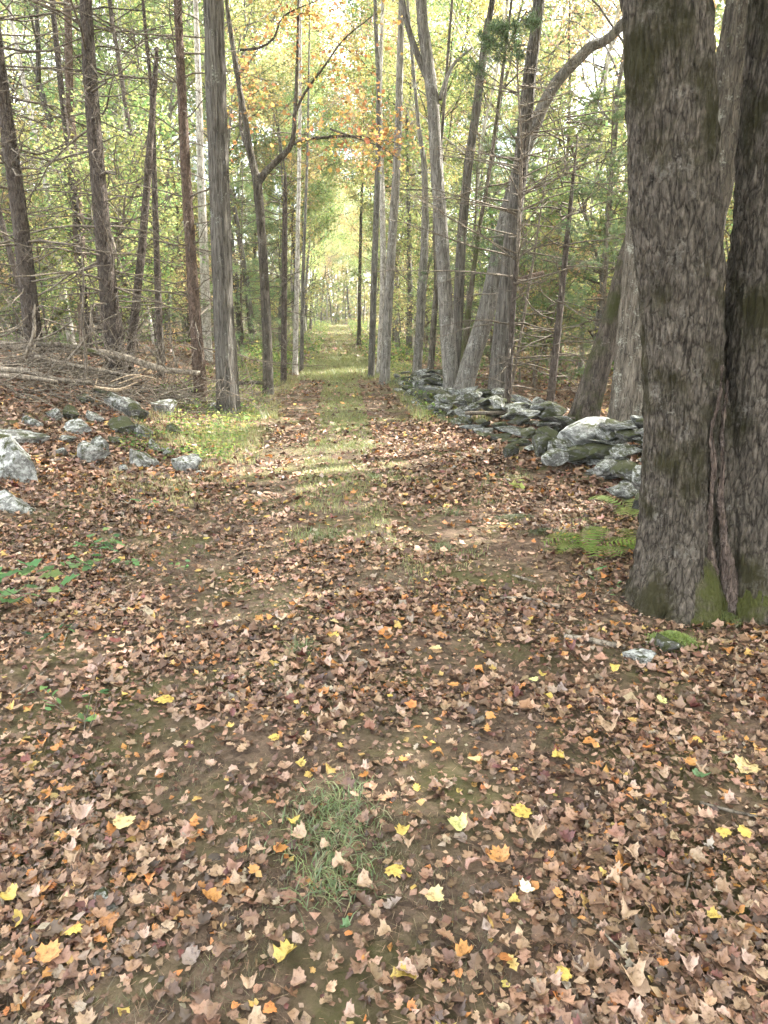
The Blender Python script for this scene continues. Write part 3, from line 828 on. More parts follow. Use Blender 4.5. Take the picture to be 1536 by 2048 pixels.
# ------------------------------------------------------------------ the nearest tree: two stems grown together
root = empty('maple_tree', (1.72, 3.9, gz(1.72, 3.9)), 'huge double-stemmed old maple with mossy foot at the right edge, nearest the camera', 'tree')
TAKEN.append((1.7, 3.9))
HY = 3.92
trunk_part(root, [(1352, 1235, 160), (1358, 1150, 148), (1362, 950, 146), (1366, 800, 150), (1362, 600, 160), (1351, 450, 174), (1341, 200, 176), (1333, 0, 172), (1326, -200, 166)], HY, M['maple_bark'], 61, 0, True, 3.0, 150, .020, .020, 17, 5.0, .75, .05, name='stem', flare_h=.6)
trunk_part(root, [(1530, 1250, 210), (1528, 1150, 196), (1534, 950, 200), (1543, 800, 200), (1555, 600, 196), (1568, 450, 192), (1586, 200, 190), (1600, 0, 188), (1615, -200, 184)], HY + .02, M['maple_bark'], 62, 0, True, 3.0, 140, .021, .020, 17, 5.0, .65, .05, name='stem', flare_h=.6)
trunk_part(root, [(1440, 1250, 150), (1438, 1150, 120), (1438, 1000, 104), (1440, 900, 86), (1443, 830, 56), (1446, 770, 18)], HY - .01, M['maple_bark'], 63, 0, True, 0, 70, .022, .016, 9, 5.0, .5, .06, name='fused_base', flare_h=.6)
for s_, pts in enumerate(([(1416, 1225, 44), (1424, 1150, 22), (1416, 1080, 18), (1422, 1000, 11), (1428, 930, 15), (1422, 870, 10), (1436, 810, 11), (1442, 770, 5), (1444, 730, 3)],
                          [(1470, 1235, 54), (1456, 1150, 30), (1448, 1080, 16), (1442, 1000, 14), (1446, 930, 9), (1443, 870, 12), (1452, 800, 9), (1455, 760, 4)])):   # swollen lips of bark along the seam
    P, R = px_path(pts, HY - .195 + .01 * s_)
    Q, RR = resample(P, R, .012)
    Vt, Ft = tube(Q, RR, 30, bark_rfun(71 + s_, .014, 4, 9, lump=.6))
    link('seam_lip', mk_mesh('seam_lip', Vt - np.array(root.location), Ft, smooth=True), M['lip_bark'], root)
for k, (pts, dy) in enumerate((([(1335, 1060, 60), (1316, 1140, 84), (1290, 1200, 76), (1250, 1240, 50), (1205, 1266, 18)], -.14), ([(1362, 1080, 60), (1366, 1150, 84), (1356, 1215, 84), (1340, 1268, 40)], -.22),
                               ([(1400, 1120, 44), (1405, 1185, 56), (1400, 1235, 54), (1396, 1268, 24)], -.20), ([(1480, 1100, 50), (1474, 1170, 78), (1464, 1235, 78), (1450, 1280, 36)], -.26), ([(1530, 1120, 60), (1535, 1200, 70), (1540, 1265, 50)], -.28))):
    P, R = px_path(pts, HY)
    P = np.array(P); P[:, 1] += np.linspace(dy * .5, dy * 1.5, len(P))
    Q, RR = resample(P, R, .014)
    Vt, Ft = tube(Q, RR, 60, bark_rfun(81 + k, .012, 6, 6, lump=.18))
    link('root', mk_mesh('root', Vt - np.array(root.location), Ft, smooth=True), M['moss_root'] if k in (1, 2, 3) else M['maple_bark'], root)
add_crown(root, 'big', at(1326, -200, HY) + np.array([0, 0, 3.5]), 0, 1.0, 0.4, M['maple_bark'])
lo, co = add_crown(root, 'big', at(1615, -200, HY) + np.array([0.4, 0, 4.0]), 1, 1.0, 2.0, M['maple_bark'])

# ------------------------------------------------------------------ the woods behind: every tree an object, meshes shared
def far_trunk(seed, H, r0, mat, wob=0.04, n=12):
    r = np.random.default_rng(seed)
    P = curvy((0, 0, -0.3), (0, 0, 1), H + 0.3, 7, wob, r)
    Q, RR = resample(P, np.linspace(r0, r0 * 0.55, 8), .25)
    V, F = tube(Q, RR, n, bark_rfun(seed, r0 * .06, 4, 2, .25, zbase=0.0))
    me = mk_mesh('trunk', V, F, smooth=True); me.materials.append(M[mat])
    return me, P[-1]
FT = {'pine': [far_trunk(401, 7.0, 0.117, 'pine_bark', .015), far_trunk(402, 8.0, 0.101, 'red_bark', .02), far_trunk(403, 7.5, 0.086, 'pine_bark', .02)],
      'grey': [far_trunk(404, 6.0, 0.109, 'grey_bark'), far_trunk(405, 5.0, 0.086, 'oak_bark', .06), far_trunk(406, 6.5, 0.133, 'shag_bark'), far_trunk(407, 5.5, 0.070, 'pale_bark', .05)],
      'thin': [far_trunk(408, 5.0, 0.050, 'oak_bark', .05, 8), far_trunk(409, 6.0, 0.060, 'pale_bark', .05, 8), far_trunk(410, 5.5, 0.055, 'grey_bark', .06, 8)],
      'sap': [far_trunk(411, 0.9, 0.022, 'twig', .06, 6)]}
LANDMARKS = [(20, 'the left-edge pine'), (150, 'the red-brown trunk'), (200, 'the thickest left pine'), (290, 'the leaning broken pole'), (370, 'the reddish pine'), (442, 'the big shaggy trunk'), (525, 'the forked maple'), (570, 'the blackish dead conifer'), (600, 'the pale verge trunk'), (680, 'the path end'), (750, 'the slim grey verge trunk'), (788, 'the curving grey trunk'), (885, 'the smooth grey trunk'), (965, 'the leaning sunlit trunk'), (1020, 'the shaggy right trunk'), (1130, 'the leaning dead conifer'), (1210, 'the mossy leaning trunk'), (1280, 'the big rough trunk'), (1420, 'the double maple')]
def where(x, y):
    """which front trunk a tree in the woods shows beside"""
    px = 768 + F_PX * x / (y * math.cos(PITCH) + 0.2)
    q = min(LANDMARKS, key=lambda t: abs(t[0] - px))
    return ('left of ' if px < q[0] else 'right of ') + q[1]
r = np.random.default_rng(77)
placed = [np.array(t) for t in TAKEN]
NAMES = {'pine': 'pine_tree', 'grey': 'maple_tree', 'thin': 'slender_tree'}
def far_tree(x, y, kind, crown, s, label, group, k, dead=None):
    z = gz(x, y)
    root = empty(NAMES[kind], (x, y, z), label, 'tree', group)
    me, top = FT[kind][k % len(FT[kind])]
    if y < 30 and 'sparse_' + str(crown) in CROWNS:
        crown = 'sparse_' + crown
    t = link('trunk', me, None, root)
    rz = r.uniform(0, 6.28)
    lean = r.normal(0, 0.035 if kind != 'thin' else 0.08, 2)
    for o in (t,):
        o.scale = (s, s, s); o.rotation_euler = (lean[0], lean[1], rz)
    bpy_m = t.rotation_euler.to_matrix() @ Vector(top * s)
    if crown:
        add_crown(root, crown, np.array([x, y, z]) + np.array(bpy_m) - np.array([0, 0, .3]), k, s * r.uniform(.85, 1.15), r.uniform(0, 6.28), me.materials[0])
    if dead is not None:
        d = tag(link('dead_branches', dead, M['twig'], root), kind='stuff')
        d.scale = (s * .9, s * .9, s); d.rotation_euler = (lean[0], lean[1], rz)
    return root
nfar = 0
tries = 0
while nfar < 150 and tries < 6000:
    tries += 1
    y = 17 + 88 * r.uniform()
    x = r.uniform(-1, 1) * (0.56 * y + 3)
    u = x - float(path_x(y))
    if abs(u) < 2.3 + 0.01 * y or min(np.hypot(x - q[0], y - q[1]) for q in placed) < (1.5 if y < 40 else 1.3):
        continue
    if 17 < y < 45 and abs(u) < 3.6 and r.uniform() < .6:
        continue
    placed.append(np.array((x, y)))
    side = 'left of' if u < 0 else 'right of'
    band = 'near' if y < 32 else ('deep' if y < 62 else 'farthest')
    wh = where(x, y)
    t = r.uniform()
    k = int(r.integers(0, 99))
    if (u < 0 and t < .5) or (u > 0 and t < .22):
        far_tree(x, y, 'pine', 'pine', r.uniform(.8, 1.25), f'{band} woodland pine with bare lower branches seen {wh}', f'pines in the {band} woods {side} the path', k, DEAD[k % 3] if y < 60 else None)
    elif t < .8:
        cr_ = ['yellow', 'lime', 'orange', 'lime', 'green', 'yellow'][int(r.integers(0, 6))]
        word = {'yellow': 'yellow', 'lime': 'yellow-green', 'orange': 'russet', 'green': 'green'}[cr_]
        far_tree(x, y, 'grey', cr_, r.uniform(.75, 1.2), f'{band} woodland maple with {word} leaves seen {wh}', f'{word} maples in the {band} woods {side} the path', k)
    else:
        cr_ = ['small_yellow', 'small_orange', 'small_green', 'small_yellow'][int(r.integers(0, 4))]
        word = {'small_yellow': 'yellow', 'small_orange': 'russet', 'small_green': 'green'}[cr_]
        far_tree(x, y, 'thin', cr_, r.uniform(.8, 1.3), f'slender {band} woodland tree with {word} leaves seen {wh}', f'slender {word} trees in the {band} woods {side} the path', k)
    nfar += 1
# trees lining the far path: their crowns arch over it
for k, (y, u, cr_) in enumerate([(26, -4.2, 'lime'), (27, 4.4, 'yellow'), (29, -3.4, 'orange'), (33, 3.3, 'lime'), (37, -3.0, 'lime'), (41, 3.0, 'lime'), (46, -2.7, 'green'), (50, 2.8, 'green'), (55, -2.6, 'lime'), (59, 2.6, 'orange'), (64, -2.6, 'green'), (69, 2.6, 'lime'), (74, -2.5, 'orange'), (79, 2.5, 'lime'), (84, -2.2, 'lime'), (90, 2.2, 'yellow'), (95, -1.6, 'orange'), (99, .8, 'lime'), (104, -.6, 'yellow'), (108, 1.5, 'orange')]):
    word = {'yellow': 'yellow', 'lime': 'yellow-green', 'orange': 'russet', 'green': 'green'}[cr_]
    far_tree(float(path_x(y)) + u, y, 'grey', cr_, (1.08 if y < 62 else .9), f'{word} maple arching over the path from the {"left" if u < 0 else "right"} verge', 'maples arching over the far path', k)
    placed.append(np.array((float(path_x(y)) + u, y)))
for k, (y, u, cr_) in enumerate([(48, -4.6, 'green'), (57, 4.4, 'green'), (66, -4.2, 'green'), (72, 4.0, 'lime'), (77, -3.6, 'green'), (82, 3.6, 'green'), (87, -3.2, 'lime'), (92, 3.2, 'green'), (96, -3.0, 'lime'), (98, -1.0, 'green'), (100, 1.4, 'green'), (102, -2.2, 'lime'), (105, .4, 'green'), (107, 3.0, 'green'), (110, -3.4, 'green'), (111, -.8, 'lime')]):
    word = {'lime': 'yellow-green', 'green': 'green'}[cr_]
    far_tree(float(path_x(y)) + u, y, 'grey', cr_, .62 if y < 90 else 1.25, f'low-crowned {word} maple at the far path end, {"left" if u < 0 else "right"} side', 'low-crowned maples at the far end of the path', k)
    placed.append(np.array((float(path_x(y)) + u, y)))
for k, (px, y, kind, cr_) in enumerate([(30, 24, 'pine', 'pine'), (110, 28, 'grey', 'yellow'), (200, 23, 'grey', 'lime'), (255, 30, 'pine', 'pine'), (330, 26, 'grey', 'lime'), (345, 36, 'grey', 'yellow'), (480, 31, 'grey', 'lime'), (500, 40, 'pine', 'pine'), (560, 36, 'grey', 'orange'), (640, 44, 'grey', 'lime'), (820, 33, 'grey', 'yellow'), (900, 27, 'grey', 'lime'), (960, 36, 'grey', 'orange'), (1010, 24, 'grey', 'lime'), (1090, 30, 'grey', 'yellow'), (1170, 22, 'grey', 'lime'), (1215, 34, 'pine', 'pine'), (60, 36, 'grey', 'lime'), (150, 40, 'grey', 'orange'), (420, 46, 'grey', 'yellow'), (860, 46, 'grey', 'lime'), (455, 39, 'grey', 'green'), (520, 52, 'grey', 'orange'), (585, 47, 'grey', 'lime'), (625, 58, 'grey', 'orange'), (665, 66, 'grey', 'green'), (735, 52, 'grey', 'orange'), (790, 42, 'grey', 'green'), (840, 55, 'grey', 'orange'), (380, 33, 'grey', 'green'), (930, 45, 'grey', 'green'), (1060, 40, 'grey', 'lime'), (230, 34, 'grey', 'green')]):
    x = at(px, 600, y)[0]
    if abs(x - float(path_x(y))) < 2.4: x = float(path_x(y)) + 2.8 * np.sign(px - 690)
    far_tree(x, y, kind, cr_, 1.15 if k < 21 else 1.45, {'pine': 'tall full-needled pine', 'lime': 'tall yellow-green maple', 'green': 'tall green maple', 'yellow': 'tall yellow maple', 'orange': 'tall russet maple'}[cr_] + (' filling the canopy ' + where(x, y)), 'tall canopy trees behind the front row', k, DEAD[k % 3] if kind == 'pine' else None)
    placed.append(np.array((x, y)))
# saplings and shrubs of the understorey
nsap = 0
tries = 0
while nsap < 285 and tries < 6000:
    tries += 1
    y = 15 + 70 * r.uniform() ** 1.2
    x = r.uniform(-1, 1) * (0.55 * y + 2)
    u = x - float(path_x(y))
    if abs(u) < (2.6 if y < 45 else 2.2) + 0.008 * y or (y < 20 and abs(u) < 4):
        continue
    side = 'left of' if u < 0 else 'right of'
    band = 'near' if y < 30 else ('deep' if y < 55 else 'farthest')
    wh = where(x, y)
    k = int(r.integers(0, 99))
    t = r.uniform()
    kind = 'small_pine' if t < .24 else ('small_yellow' if t < .60 else ('small_green' if t < .84 else 'small_orange'))
    word = {'small_pine': 'feathery conifer sapling', 'small_yellow': 'yellow leafy sapling', 'small_green': 'green leafy sapling', 'small_orange': 'russet leafy sapling'}[kind]
    z = gz(x, y)
    root = empty('sapling', (x, y, z), f'{word} in {band} woods {wh}', 'sapling', f'{word}s in the {band} woods {side} the path')
    s = r.uniform(.7, 1.7)
    st = link('stem', FT['sap'][0][0], None, root); st.scale = (s, s, s)
    add_crown(root, kind, (x, y, z + .5 * s), k, s, r.uniform(0, 6.28), M['twig'])
    nsap += 1
# trees added out of view, right and behind, so that their crowns shade the foreground
for k, (x, y, s) in enumerate([(8.0, 3.2, 1.0), (8.8, 8.0, 1.0), (13.0, 6.5, 1.1), (13.5, 11.5, 1.1), (11.0, 14.0, 1.0), (17.0, 10.0, 1.15), (6.5, -2.0, 1.0), (-5.0, -4.0, 1.0), (1.0, -6.0, 1.0)]):
    far_tree(x, y, 'grey', 'big', s, 'unseen broad-crowned maple added beside and behind the camera for shade', 'unseen shade maples added around the camera', k)

# ------------------------------------------------------------------ rocks
def rock_mesh(seed, sub=3, planes=11, rough=0.05):
    import bmesh
    r = np.random.default_rng(seed)
    bm = bmesh.new()
    bmesh.ops.create_icosphere(bm, subdivisions=sub, radius=1.0)
    V = np.array([v.co[:] for v in bm.verts])
    for _ in range(planes):
        d = r.normal(size=3); d /= np.linalg.norm(d)
        h = r.uniform(0.42, 0.80)
        over = V @ d - h
        V = V - np.clip(over, 0, None)[:, None] * d
    V = V + V * (fbm(V * 1.8 + seed, 4) * rough)[:, None]
    V = V + (noise3(V * 7 + seed) * 0.03 + noise3(V * 15 + seed) * 0.012)[:, None] * V
    V -= (V.max(0) + V.min(0)) / 2
    V /= (V.max(0) - V.min(0))
    for v, c in zip(bm.verts, V):
        v.co = c
    me = bpy.data.meshes.new('rock')
    bm.to_mesh(me); bm.free()
    me.polygons.foreach_set('use_smooth', np.ones(len(me.polygons), dtype=bool))
    return me
BIG_ROCKS = [rock_mesh(500 + k, 5, 10 + k % 5, .09) for k in range(5)]
WALL_ROCKS = {m: [rock_mesh(520 + k, 4, 11 + k % 6, .07) for k in range(8)] for m in ('rock', 'rock_pale', 'rock_moss')}
for m, l in WALL_ROCKS.items():
    for me in l:
        me.materials.append(M[m])

r = np.random.default_rng(91)
BIG = {}
def boulder(px, py, w, h, label, mat, k, sink=0.25, rot=None):
    sink *= 1.2
    """a stone whose foot shows at the pixel (px, py + h/2)"""
    g = gp(px, py + h * 0.42)
    dd = depth(g)
    W = w * dd / F_PX; H = h * dd / F_PX
    key = (k % 5, mat)
    if key not in BIG:
        me = BIG_ROCKS[k % 5].copy(); me.materials.append(M[mat]); BIG[key] = me
    o = link('boulder', BIG[key])
    Hh = H * (1 + sink)
    o.scale = (W, max(W * r.uniform(.6, .9), H * .8), Hh)
    o.location = (g[0], g[1] + W * .3, max(gz(g[0], g[1]), gz(g[0], g[1] + W * .3)) + Hh * (0.5 - sink))
    o.rotation_euler = rot if rot is not None else (r.normal(0, .12), r.normal(0, .12), r.uniform(-.5, .5))
    return tag(o, label, 'rock', 'rocks strewn on the left bank')
boulder(12, 922, 118, 92, 'largest whitish lichened boulder at the left edge of the bank', 'rock_pale', 0, .3)
boulder(25, 872, 110, 34, 'dark-edged slab lying behind the largest boulder at the left edge', 'rock', 1, .3)
boulder(12, 1006, 95, 46, 'low pale rock in the leaves below the largest left boulder', 'rock_pale', 2, .4)
boulder(106, 830, 34, 24, 'small grey stone leftmost of the upper stone row on the bank', 'rock', 3)
boulder(140, 828, 36, 30, 'small dark mossy stone with a pale cap in the upper row', 'rock_moss', 4)
boulder(150, 855, 58, 30, 'whitish rounded stone just below the upper stone row', 'rock_pale', 0)
boulder(186, 833, 36, 24, 'small pale stone with yellow leaves on it in the upper row', 'rock_pale', 1)
boulder(236, 808, 72, 50, 'pointed blue-grey slab tilted up under the splintered wood', 'rock', 2, .25, (.1, -.35, .1))
boulder(204, 788, 44, 26, 'mossy stone tucked behind the pointed slab', 'rock_moss', 3)
boulder(272, 826, 46, 40, 'round greenish stone right of the pointed slab', 'rock_moss', 4)
boulder(240, 852, 70, 32, 'long mossy dark stone in the middle of the stone scatter', 'rock_moss', 0)
boulder(286, 863, 40, 32, 'dark angular stone at the end of the long mossy one', 'rock', 1)
boulder(328, 787, 100, 30, 'wide flat slab with lichen crust beneath the brush pile', 'rock_moss', 2)
boulder(325, 818, 54, 36, 'leaf-covered grey stone below the wide flat slab', 'rock', 3)
boulder(180, 908, 68, 46, 'pale wedge-shaped stone low on the bank beside the largest boulder', 'rock_pale', 4)
boulder(196, 889, 36, 32, 'small blue-grey stone leaning on the pale wedge-shaped stone', 'rock', 0)
boulder(284, 918, 56, 46, 'rounded grey stone with a split face in the middle of the lower row', 'rock', 1)
boulder(304, 893, 28, 26, 'small purplish stone behind the split grey stone', 'rock', 2)
boulder(368, 927, 62, 40, 'whitish broken stone rightmost of the lower row near the path', 'rock_pale', 3, .4)
boulder(132, 880, 36, 16, 'flat pale stone almost buried in leaves on the bank', 'rock', 4)
boulder(426, 816, 32, 20, 'dark stone at the foot of the big shaggy trunk', 'rock', 0)
boulder(402, 946, 24, 10, 'tiny white stone at the edge of the path', 'rock_pale', 1)
boulder(212, 1812, 70, 50, 'small grey slate fragment poking out of the near path', 'rock', 2, .5)
boulder(1284, 1318, 66, 34, 'pale lichened stone in front of the double maple', 'rock_pale', 3, .4)
boulder(1345, 1296, 74, 40, 'bright moss-covered stone at the foot of the double maple', 'rock_moss', 4, .4)
boulder(470, 1690, 26, 14, 'bluish pebble in the near leaves left of the grass tufts', 'rock', 1)

for (px, py, w, h, lab, mt, k) in [(60, 845, 40, 24, 'half-buried grey stone above the largest boulder', 'rock', 2), (118, 905, 30, 16, 'small flat stone between the largest boulder and the pale wedge', 'rock', 3), (230, 880, 34, 20, 'small mossy stone above the split grey stone', 'rock_moss', 1), (345, 862, 40, 22, 'low mossy stone between the upper and lower rows', 'rock_moss', 4), (330, 905, 30, 20, 'small grey stone left of the whitish broken stone', 'rock', 0), (375, 800, 50, 24, 'grey stone under twigs right of the wide flat slab', 'rock', 2), (165, 800, 40, 22, 'mossy stone at the lower edge of the brush pile', 'rock_moss', 3), (245, 938, 26, 16, 'small pale stone lowest on the leafy bank', 'rock_pale', 0), (390, 915, 30, 16, 'small grey stone touching the whitish broken stone', 'rock', 4)]:
    boulder(px, py, w, h, lab, mt, k)

# ------------------------------------------------------------------ dry stone wall: each stone a part
wall_px = [(1400, 1060), (1300, 985), (1190, 935), (1090, 900), (1000, 872), (930, 850), (870, 826), (832, 800), (806, 775), (795, 758), (788, 748)]
WP = np.array([gp(*p) for p in wall_px])
off = np.gradient(WP, axis=0); nrm = np.stack([off[:, 1], -off[:, 0], 0 * off[:, 0]], 1); nrm /= np.linalg.norm(nrm, axis=1)[:, None]
nrm *= np.sign(nrm[:, :1]) + (nrm[:, :1] == 0)
WP = WP + nrm * 0.35
WQ, _ = resample(WP, np.ones(len(WP)), .05)
wall = empty('stone_wall', tuple(WQ[len(WQ) // 4]), 'tumbled dry stone wall of lichened mossy rocks along the right of the path', 'wall')
wl = np.array(wall.location)
seg = np.concatenate([[0], np.cumsum(np.linalg.norm(np.diff(WQ, axis=0), axis=1))])
def stone(p, sx, sy, sz, mat, k, rot):
    o = link('stone', WALL_ROCKS[mat][k % 8], None, wall)
    o.location = np.array(p) - wl
    o.scale = (sx, sy, sz); o.rotation_euler = rot
    return o
s = 0.0
ns = 0
while s < seg[-1] and ns < 288:
    c = np.array([np.interp(s, seg, WQ[:, q]) for q in range(3)])
    tdir = np.array([np.interp(s + .2, seg, WQ[:, q]) - np.interp(s - .2, seg, WQ[:, q]) for q in range(3)])
    yaw = math.atan2(tdir[1], tdir[0])
    side = np.array([tdir[1], -tdir[0], 0]); side /= np.linalg.norm(side) + 1e-9
    side *= 1 if side[0] > 0 else -1
    hw = (0.45 + 0.13 * math.sin(s * 1.3) + .08 * math.sin(s * 3.1)) * (1 - .015 * s)
    big = .9
    z = 0.0; layer = 0
    while z < hw - .06:
        half = 0.42 * (1 - 0.55 * z / hw)
        for q in ((-1, 1) if layer < 2 else (-.6, .5)):
            L = r.uniform(.20, .56) * big; D = r.uniform(.22, .38) * big; H = r.uniform(.065, .165) * big
            p = c + side * (q * half + r.normal(0, .07)) + tdir / (np.linalg.norm(tdir) + 1e-9) * r.normal(0, .08)
            p[2] = gz(p[0], p[1]) + z + H * .4
            mat = r.choice(['rock', 'rock_pale', 'rock_moss'], p=[.44, .14, .42])
            stone(p, L, D, H, mat, int(r.integers(0, 99)), (r.normal(0, .16), r.normal(0, .16), yaw + r.normal(0, .4)))
            ns += 1
        z += r.uniform(.095, .14) * big; layer += 1
    s += r.uniform(.34, .50) * big
for (px, py, w, h, mat, k, rz) in [(1182, 866, 140, 62, 'rock_pale', 6, .15), (1085, 888, 62, 44, 'rock_moss', 2, .5), (1128, 893, 70, 40, 'rock', 3, .1), (1108, 915, 55, 30, 'rock', 4, 0), (1155, 905, 70, 26, 'rock_moss', 5, .2),
                                   (1212, 935, 60, 32, 'rock_pale', 6, .3), (1285, 955, 62, 50, 'rock_pale', 7, .2), (1245, 985, 60, 40, 'rock', 0, .1), (1285, 1005, 50, 34, 'rock_moss', 1, 0), (1080, 805, 36, 24, 'rock_pale', 2, 0), (1020, 900, 34, 28, 'rock_moss', 6, .4)]:
    g = gp(px, py + h * .6 + 20)
    dd = depth(g); W = w * dd / F_PX; H = h * dd / F_PX
    p = at(px, py, g[1] + .12)
    stone(p, W, W * .7, H * 1.05, mat, k, (.08, -.06, rz))
# a flat top slab and big loose stones are part of the wall too; the moss on them is in the stone

# ------------------------------------------------------------------ logs, branches and twigs
def stick(name, label, cat, pts, mat, group=None, Y=None, n=10, wob=.02, lift=0.0, seedk=0):
    P, R = [], []
    for (px, py, w) in pts:
        p = gp(px, py, lift) if Y is None else at(px, py, Y)
        P.append(p); R.append(w * .5 * depth(p) / F_PX)
    P = np.array(P)
    P[1:-1] += r.normal(0, wob, (len(P) - 2, 3))
    Q, RR = resample(P, R, .08)
    V, F = tube(Q, RR, n, bark_rfun(700 + seedk, float(np.mean(R)) * .12, 2.5, 3, lump=.12))
    o = link(name, mk_mesh(name, V - P[0], F, smooth=True), M[mat], None, P[0])
    return tag(o, label, cat, group)
G = 'fallen logs in the brush pile'
stick('log', 'longest pale fallen log across the top of the brush pile', 'log', [(-60, 678, 17), (0, 685, 17), (160, 703, 16), (240, 713, 15), (330, 734, 13), (400, 746, 10)], 'dead_wood', G, 11.6, 14, .02, 0, 1)
stick('log', 'lichen-crusted dark log lying on top of the longest pale log', 'log', [(60, 688, 12), (130, 690, 11), (190, 702, 9), (230, 728, 8)], 'moss_bark', G, 11.4, 12, .02, 0, 2)
stick('log', 'thin log sloping down through the middle of the brush pile', 'log', [(70, 713, 9), (130, 727, 9), (200, 740, 9), (262, 752, 7)], 'dead_wood', G, 10.6, 10, .01, 0, 3)
stick('log', 'thick brown log at the front left of the brush pile', 'log', [(-40, 732, 14), (0, 737, 14), (60, 746, 14), (100, 757, 12), (185, 766, 9)], 'dead_wood', G, 9.6, 12, .01, 0, 4)
stick('log', 'lowest brown log touching the leaves at the left edge', 'log', [(-40, 748, 13), (0, 752, 13), (50, 757, 12), (115, 764, 9)], 'dead_wood', G, 9.2, 12, .01, 0, 5)
stick('log', 'thin log resting behind the foot of the big shaggy trunk', 'log', [(440, 770, 8), (500, 764, 9), (540, 768, 8)], 'moss_bark', G, 14.5, 10, .01, 0, 6)
stick('log', 'broken log stub snagged between the trunks behind the wall', 'log', [(1028, 566, 12), (1055, 556, 12), (1088, 546, 9)], 'red_bark', None, 13.4, 12, .01, 0, 7)
for k, (pts, lab) in enumerate([([(192, 774, 8), (232, 770, 7), (275, 764, 4)], 'bright splintered stick under the brush pile, longest one'), ([(222, 763, 4), (262, 758, 4), (312, 757, 2)], 'bright thin splinter lying level above the longest splintered stick'),
                                ([(210, 780, 5), (238, 779, 5), (262, 775, 3)], 'bright short splinter nearest the pointed slab'), ([(236, 768, 4), (262, 762, 4), (283, 752, 2)], 'bright splinter tilted up right in the brush pile'),
                                ([(188, 776, 7), (190, 766, 6), (195, 756, 3)], 'pale short broken stub left of the splinters')]):
    stick('splinter', lab, 'stick', [(a_, b_, c_ * .6) for a_, b_, c_ in pts], 'split_wood', 'splintered wood in the brush pile', 9.6 + .12 * k, 5, .03, 0, 20 + k)
stick('branch', 'long dark branch lying along the top of the stone wall', 'branch', [(930, 826, 8), (1000, 824, 9), (1060, 823, 9), (1110, 832, 8), (1150, 836, 5)], 'twig', None, 10.2, 8, .02, 0, 31)
stick('branch', 'arched grey branch leaning from the wall down to the leaves', 'branch', [(1085, 980, 5), (1140, 945, 6), (1195, 922, 7), (1215, 916, 7), (1260, 930, 5), (1300, 942, 3)], 'dead_wood', None, 7.6, 8, .01, 0, 32)
stick('branch', 'thin twig forking off the arched branch by the wall', 'branch', [(1212, 917, 5), (1225, 905, 4), (1262, 897, 3), (1300, 885, 2)], 'dead_wood', None, 7.6, 6, .01, 0, 33)
stick('stick', 'pale bent twig on the leaves in front of the double maple', 'stick', [(1000, 1196, 5), (1040, 1194, 6), (1080, 1200, 5), (1115, 1216, 4)], 'dead_wood', None, None, 8, .004, .02, 34)
stick('stick', 'short pale twig above the bent twig near the double maple', 'stick', [(1025, 1150, 4), (1045, 1156, 5), (1070, 1164, 4)], 'dead_wood', None, None, 8, .004, .02, 35)
stick('stick', 'weathered flat stick before the roots of the double maple', 'stick', [(1128, 1272, 10), (1170, 1278, 13), (1215, 1288, 13), (1250, 1294, 9)], 'dead_wood', None, None, 10, .004, .02, 36)
stick('stick', 'small grey stick in the leaves right of the near path centre', 'stick', [(945, 1448, 10), (962, 1438, 11), (980, 1426, 8)], 'dead_wood', None, None, 8, .002, .02, 37)
stick('stick', 'straight grey twig at the lower right in the litter', 'stick', [(1190, 1848, 4), (1220, 1878, 5), (1248, 1905, 4)], 'dead_wood', None, None, 8, .002, .02, 38)
stick('stick', 'thin upright-lying twig left of the lower right corner', 'stick', [(1362, 1820, 4), (1370, 1785, 5), (1380, 1745, 4)], 'dead_wood', None, None, 8, .002, .02, 39)
stick('stick', 'pale straight twig at the left edge of the near litter', 'stick', [(30, 1395, 6), (60, 1370, 7), (92, 1340, 4)], 'dead_wood', None, None, 8, .002, .02, 40)
stick('stick', 'long grey twig half buried at the right edge', 'stick', [(1400, 1605, 6), (1460, 1618, 7), (1545, 1640, 6)], 'dead_wood', None, None, 8, .004, .02, 41)

mb = MB()
for k in range(520):                                          # the tangle of dead twigs nobody could count
    px = r.uniform(-60, 425) if r.uniform() < .94 else r.uniform(425, 540)
    Yk = r.uniform(9.0 + 2.6 * float(sstep(120, 330, px)), 13.0 + 2 * (px > 425))
    x = at(px, 720, Yk)[0]
    top = .10 + .24 * (1 - float(sstep(120, 430, px)))
    z0 = gz(x, Yk) + r.uniform(0, 1) ** 1.5 * top
    L = r.uniform(.4, 1.9)
    d = np.array([r.normal(0, 1), r.normal(.15, .45), r.normal(.12, .35)])
    P = curvy((x, Yk, z0), d, L, 6, .16, r)
    P[:, 2] = np.maximum(P[:, 2], ground_z(P[:, 0], P[:, 1]) + .01)
    mb.add(*tube(P, np.linspace(r.uniform(.005, .013), .003, 7), 4, cap=False))
    for q in range(int(r.integers(0, 4))):
        S = curvy(P[int(r.integers(1, 6))], d + r.normal(0, .8, 3), L * .35, 4, .2, r)
        mb.add(*tube(S, np.linspace(.005, .0015, 5), 3, cap=False))
tag(link('dead_twigs', mb.mesh('dead_twigs', True), M['twig']), 'tangle of dead grey twigs heaped over the fallen logs', 'brush', kind='stuff')
BG_ = 'bare branches sticking out of the brush pile'
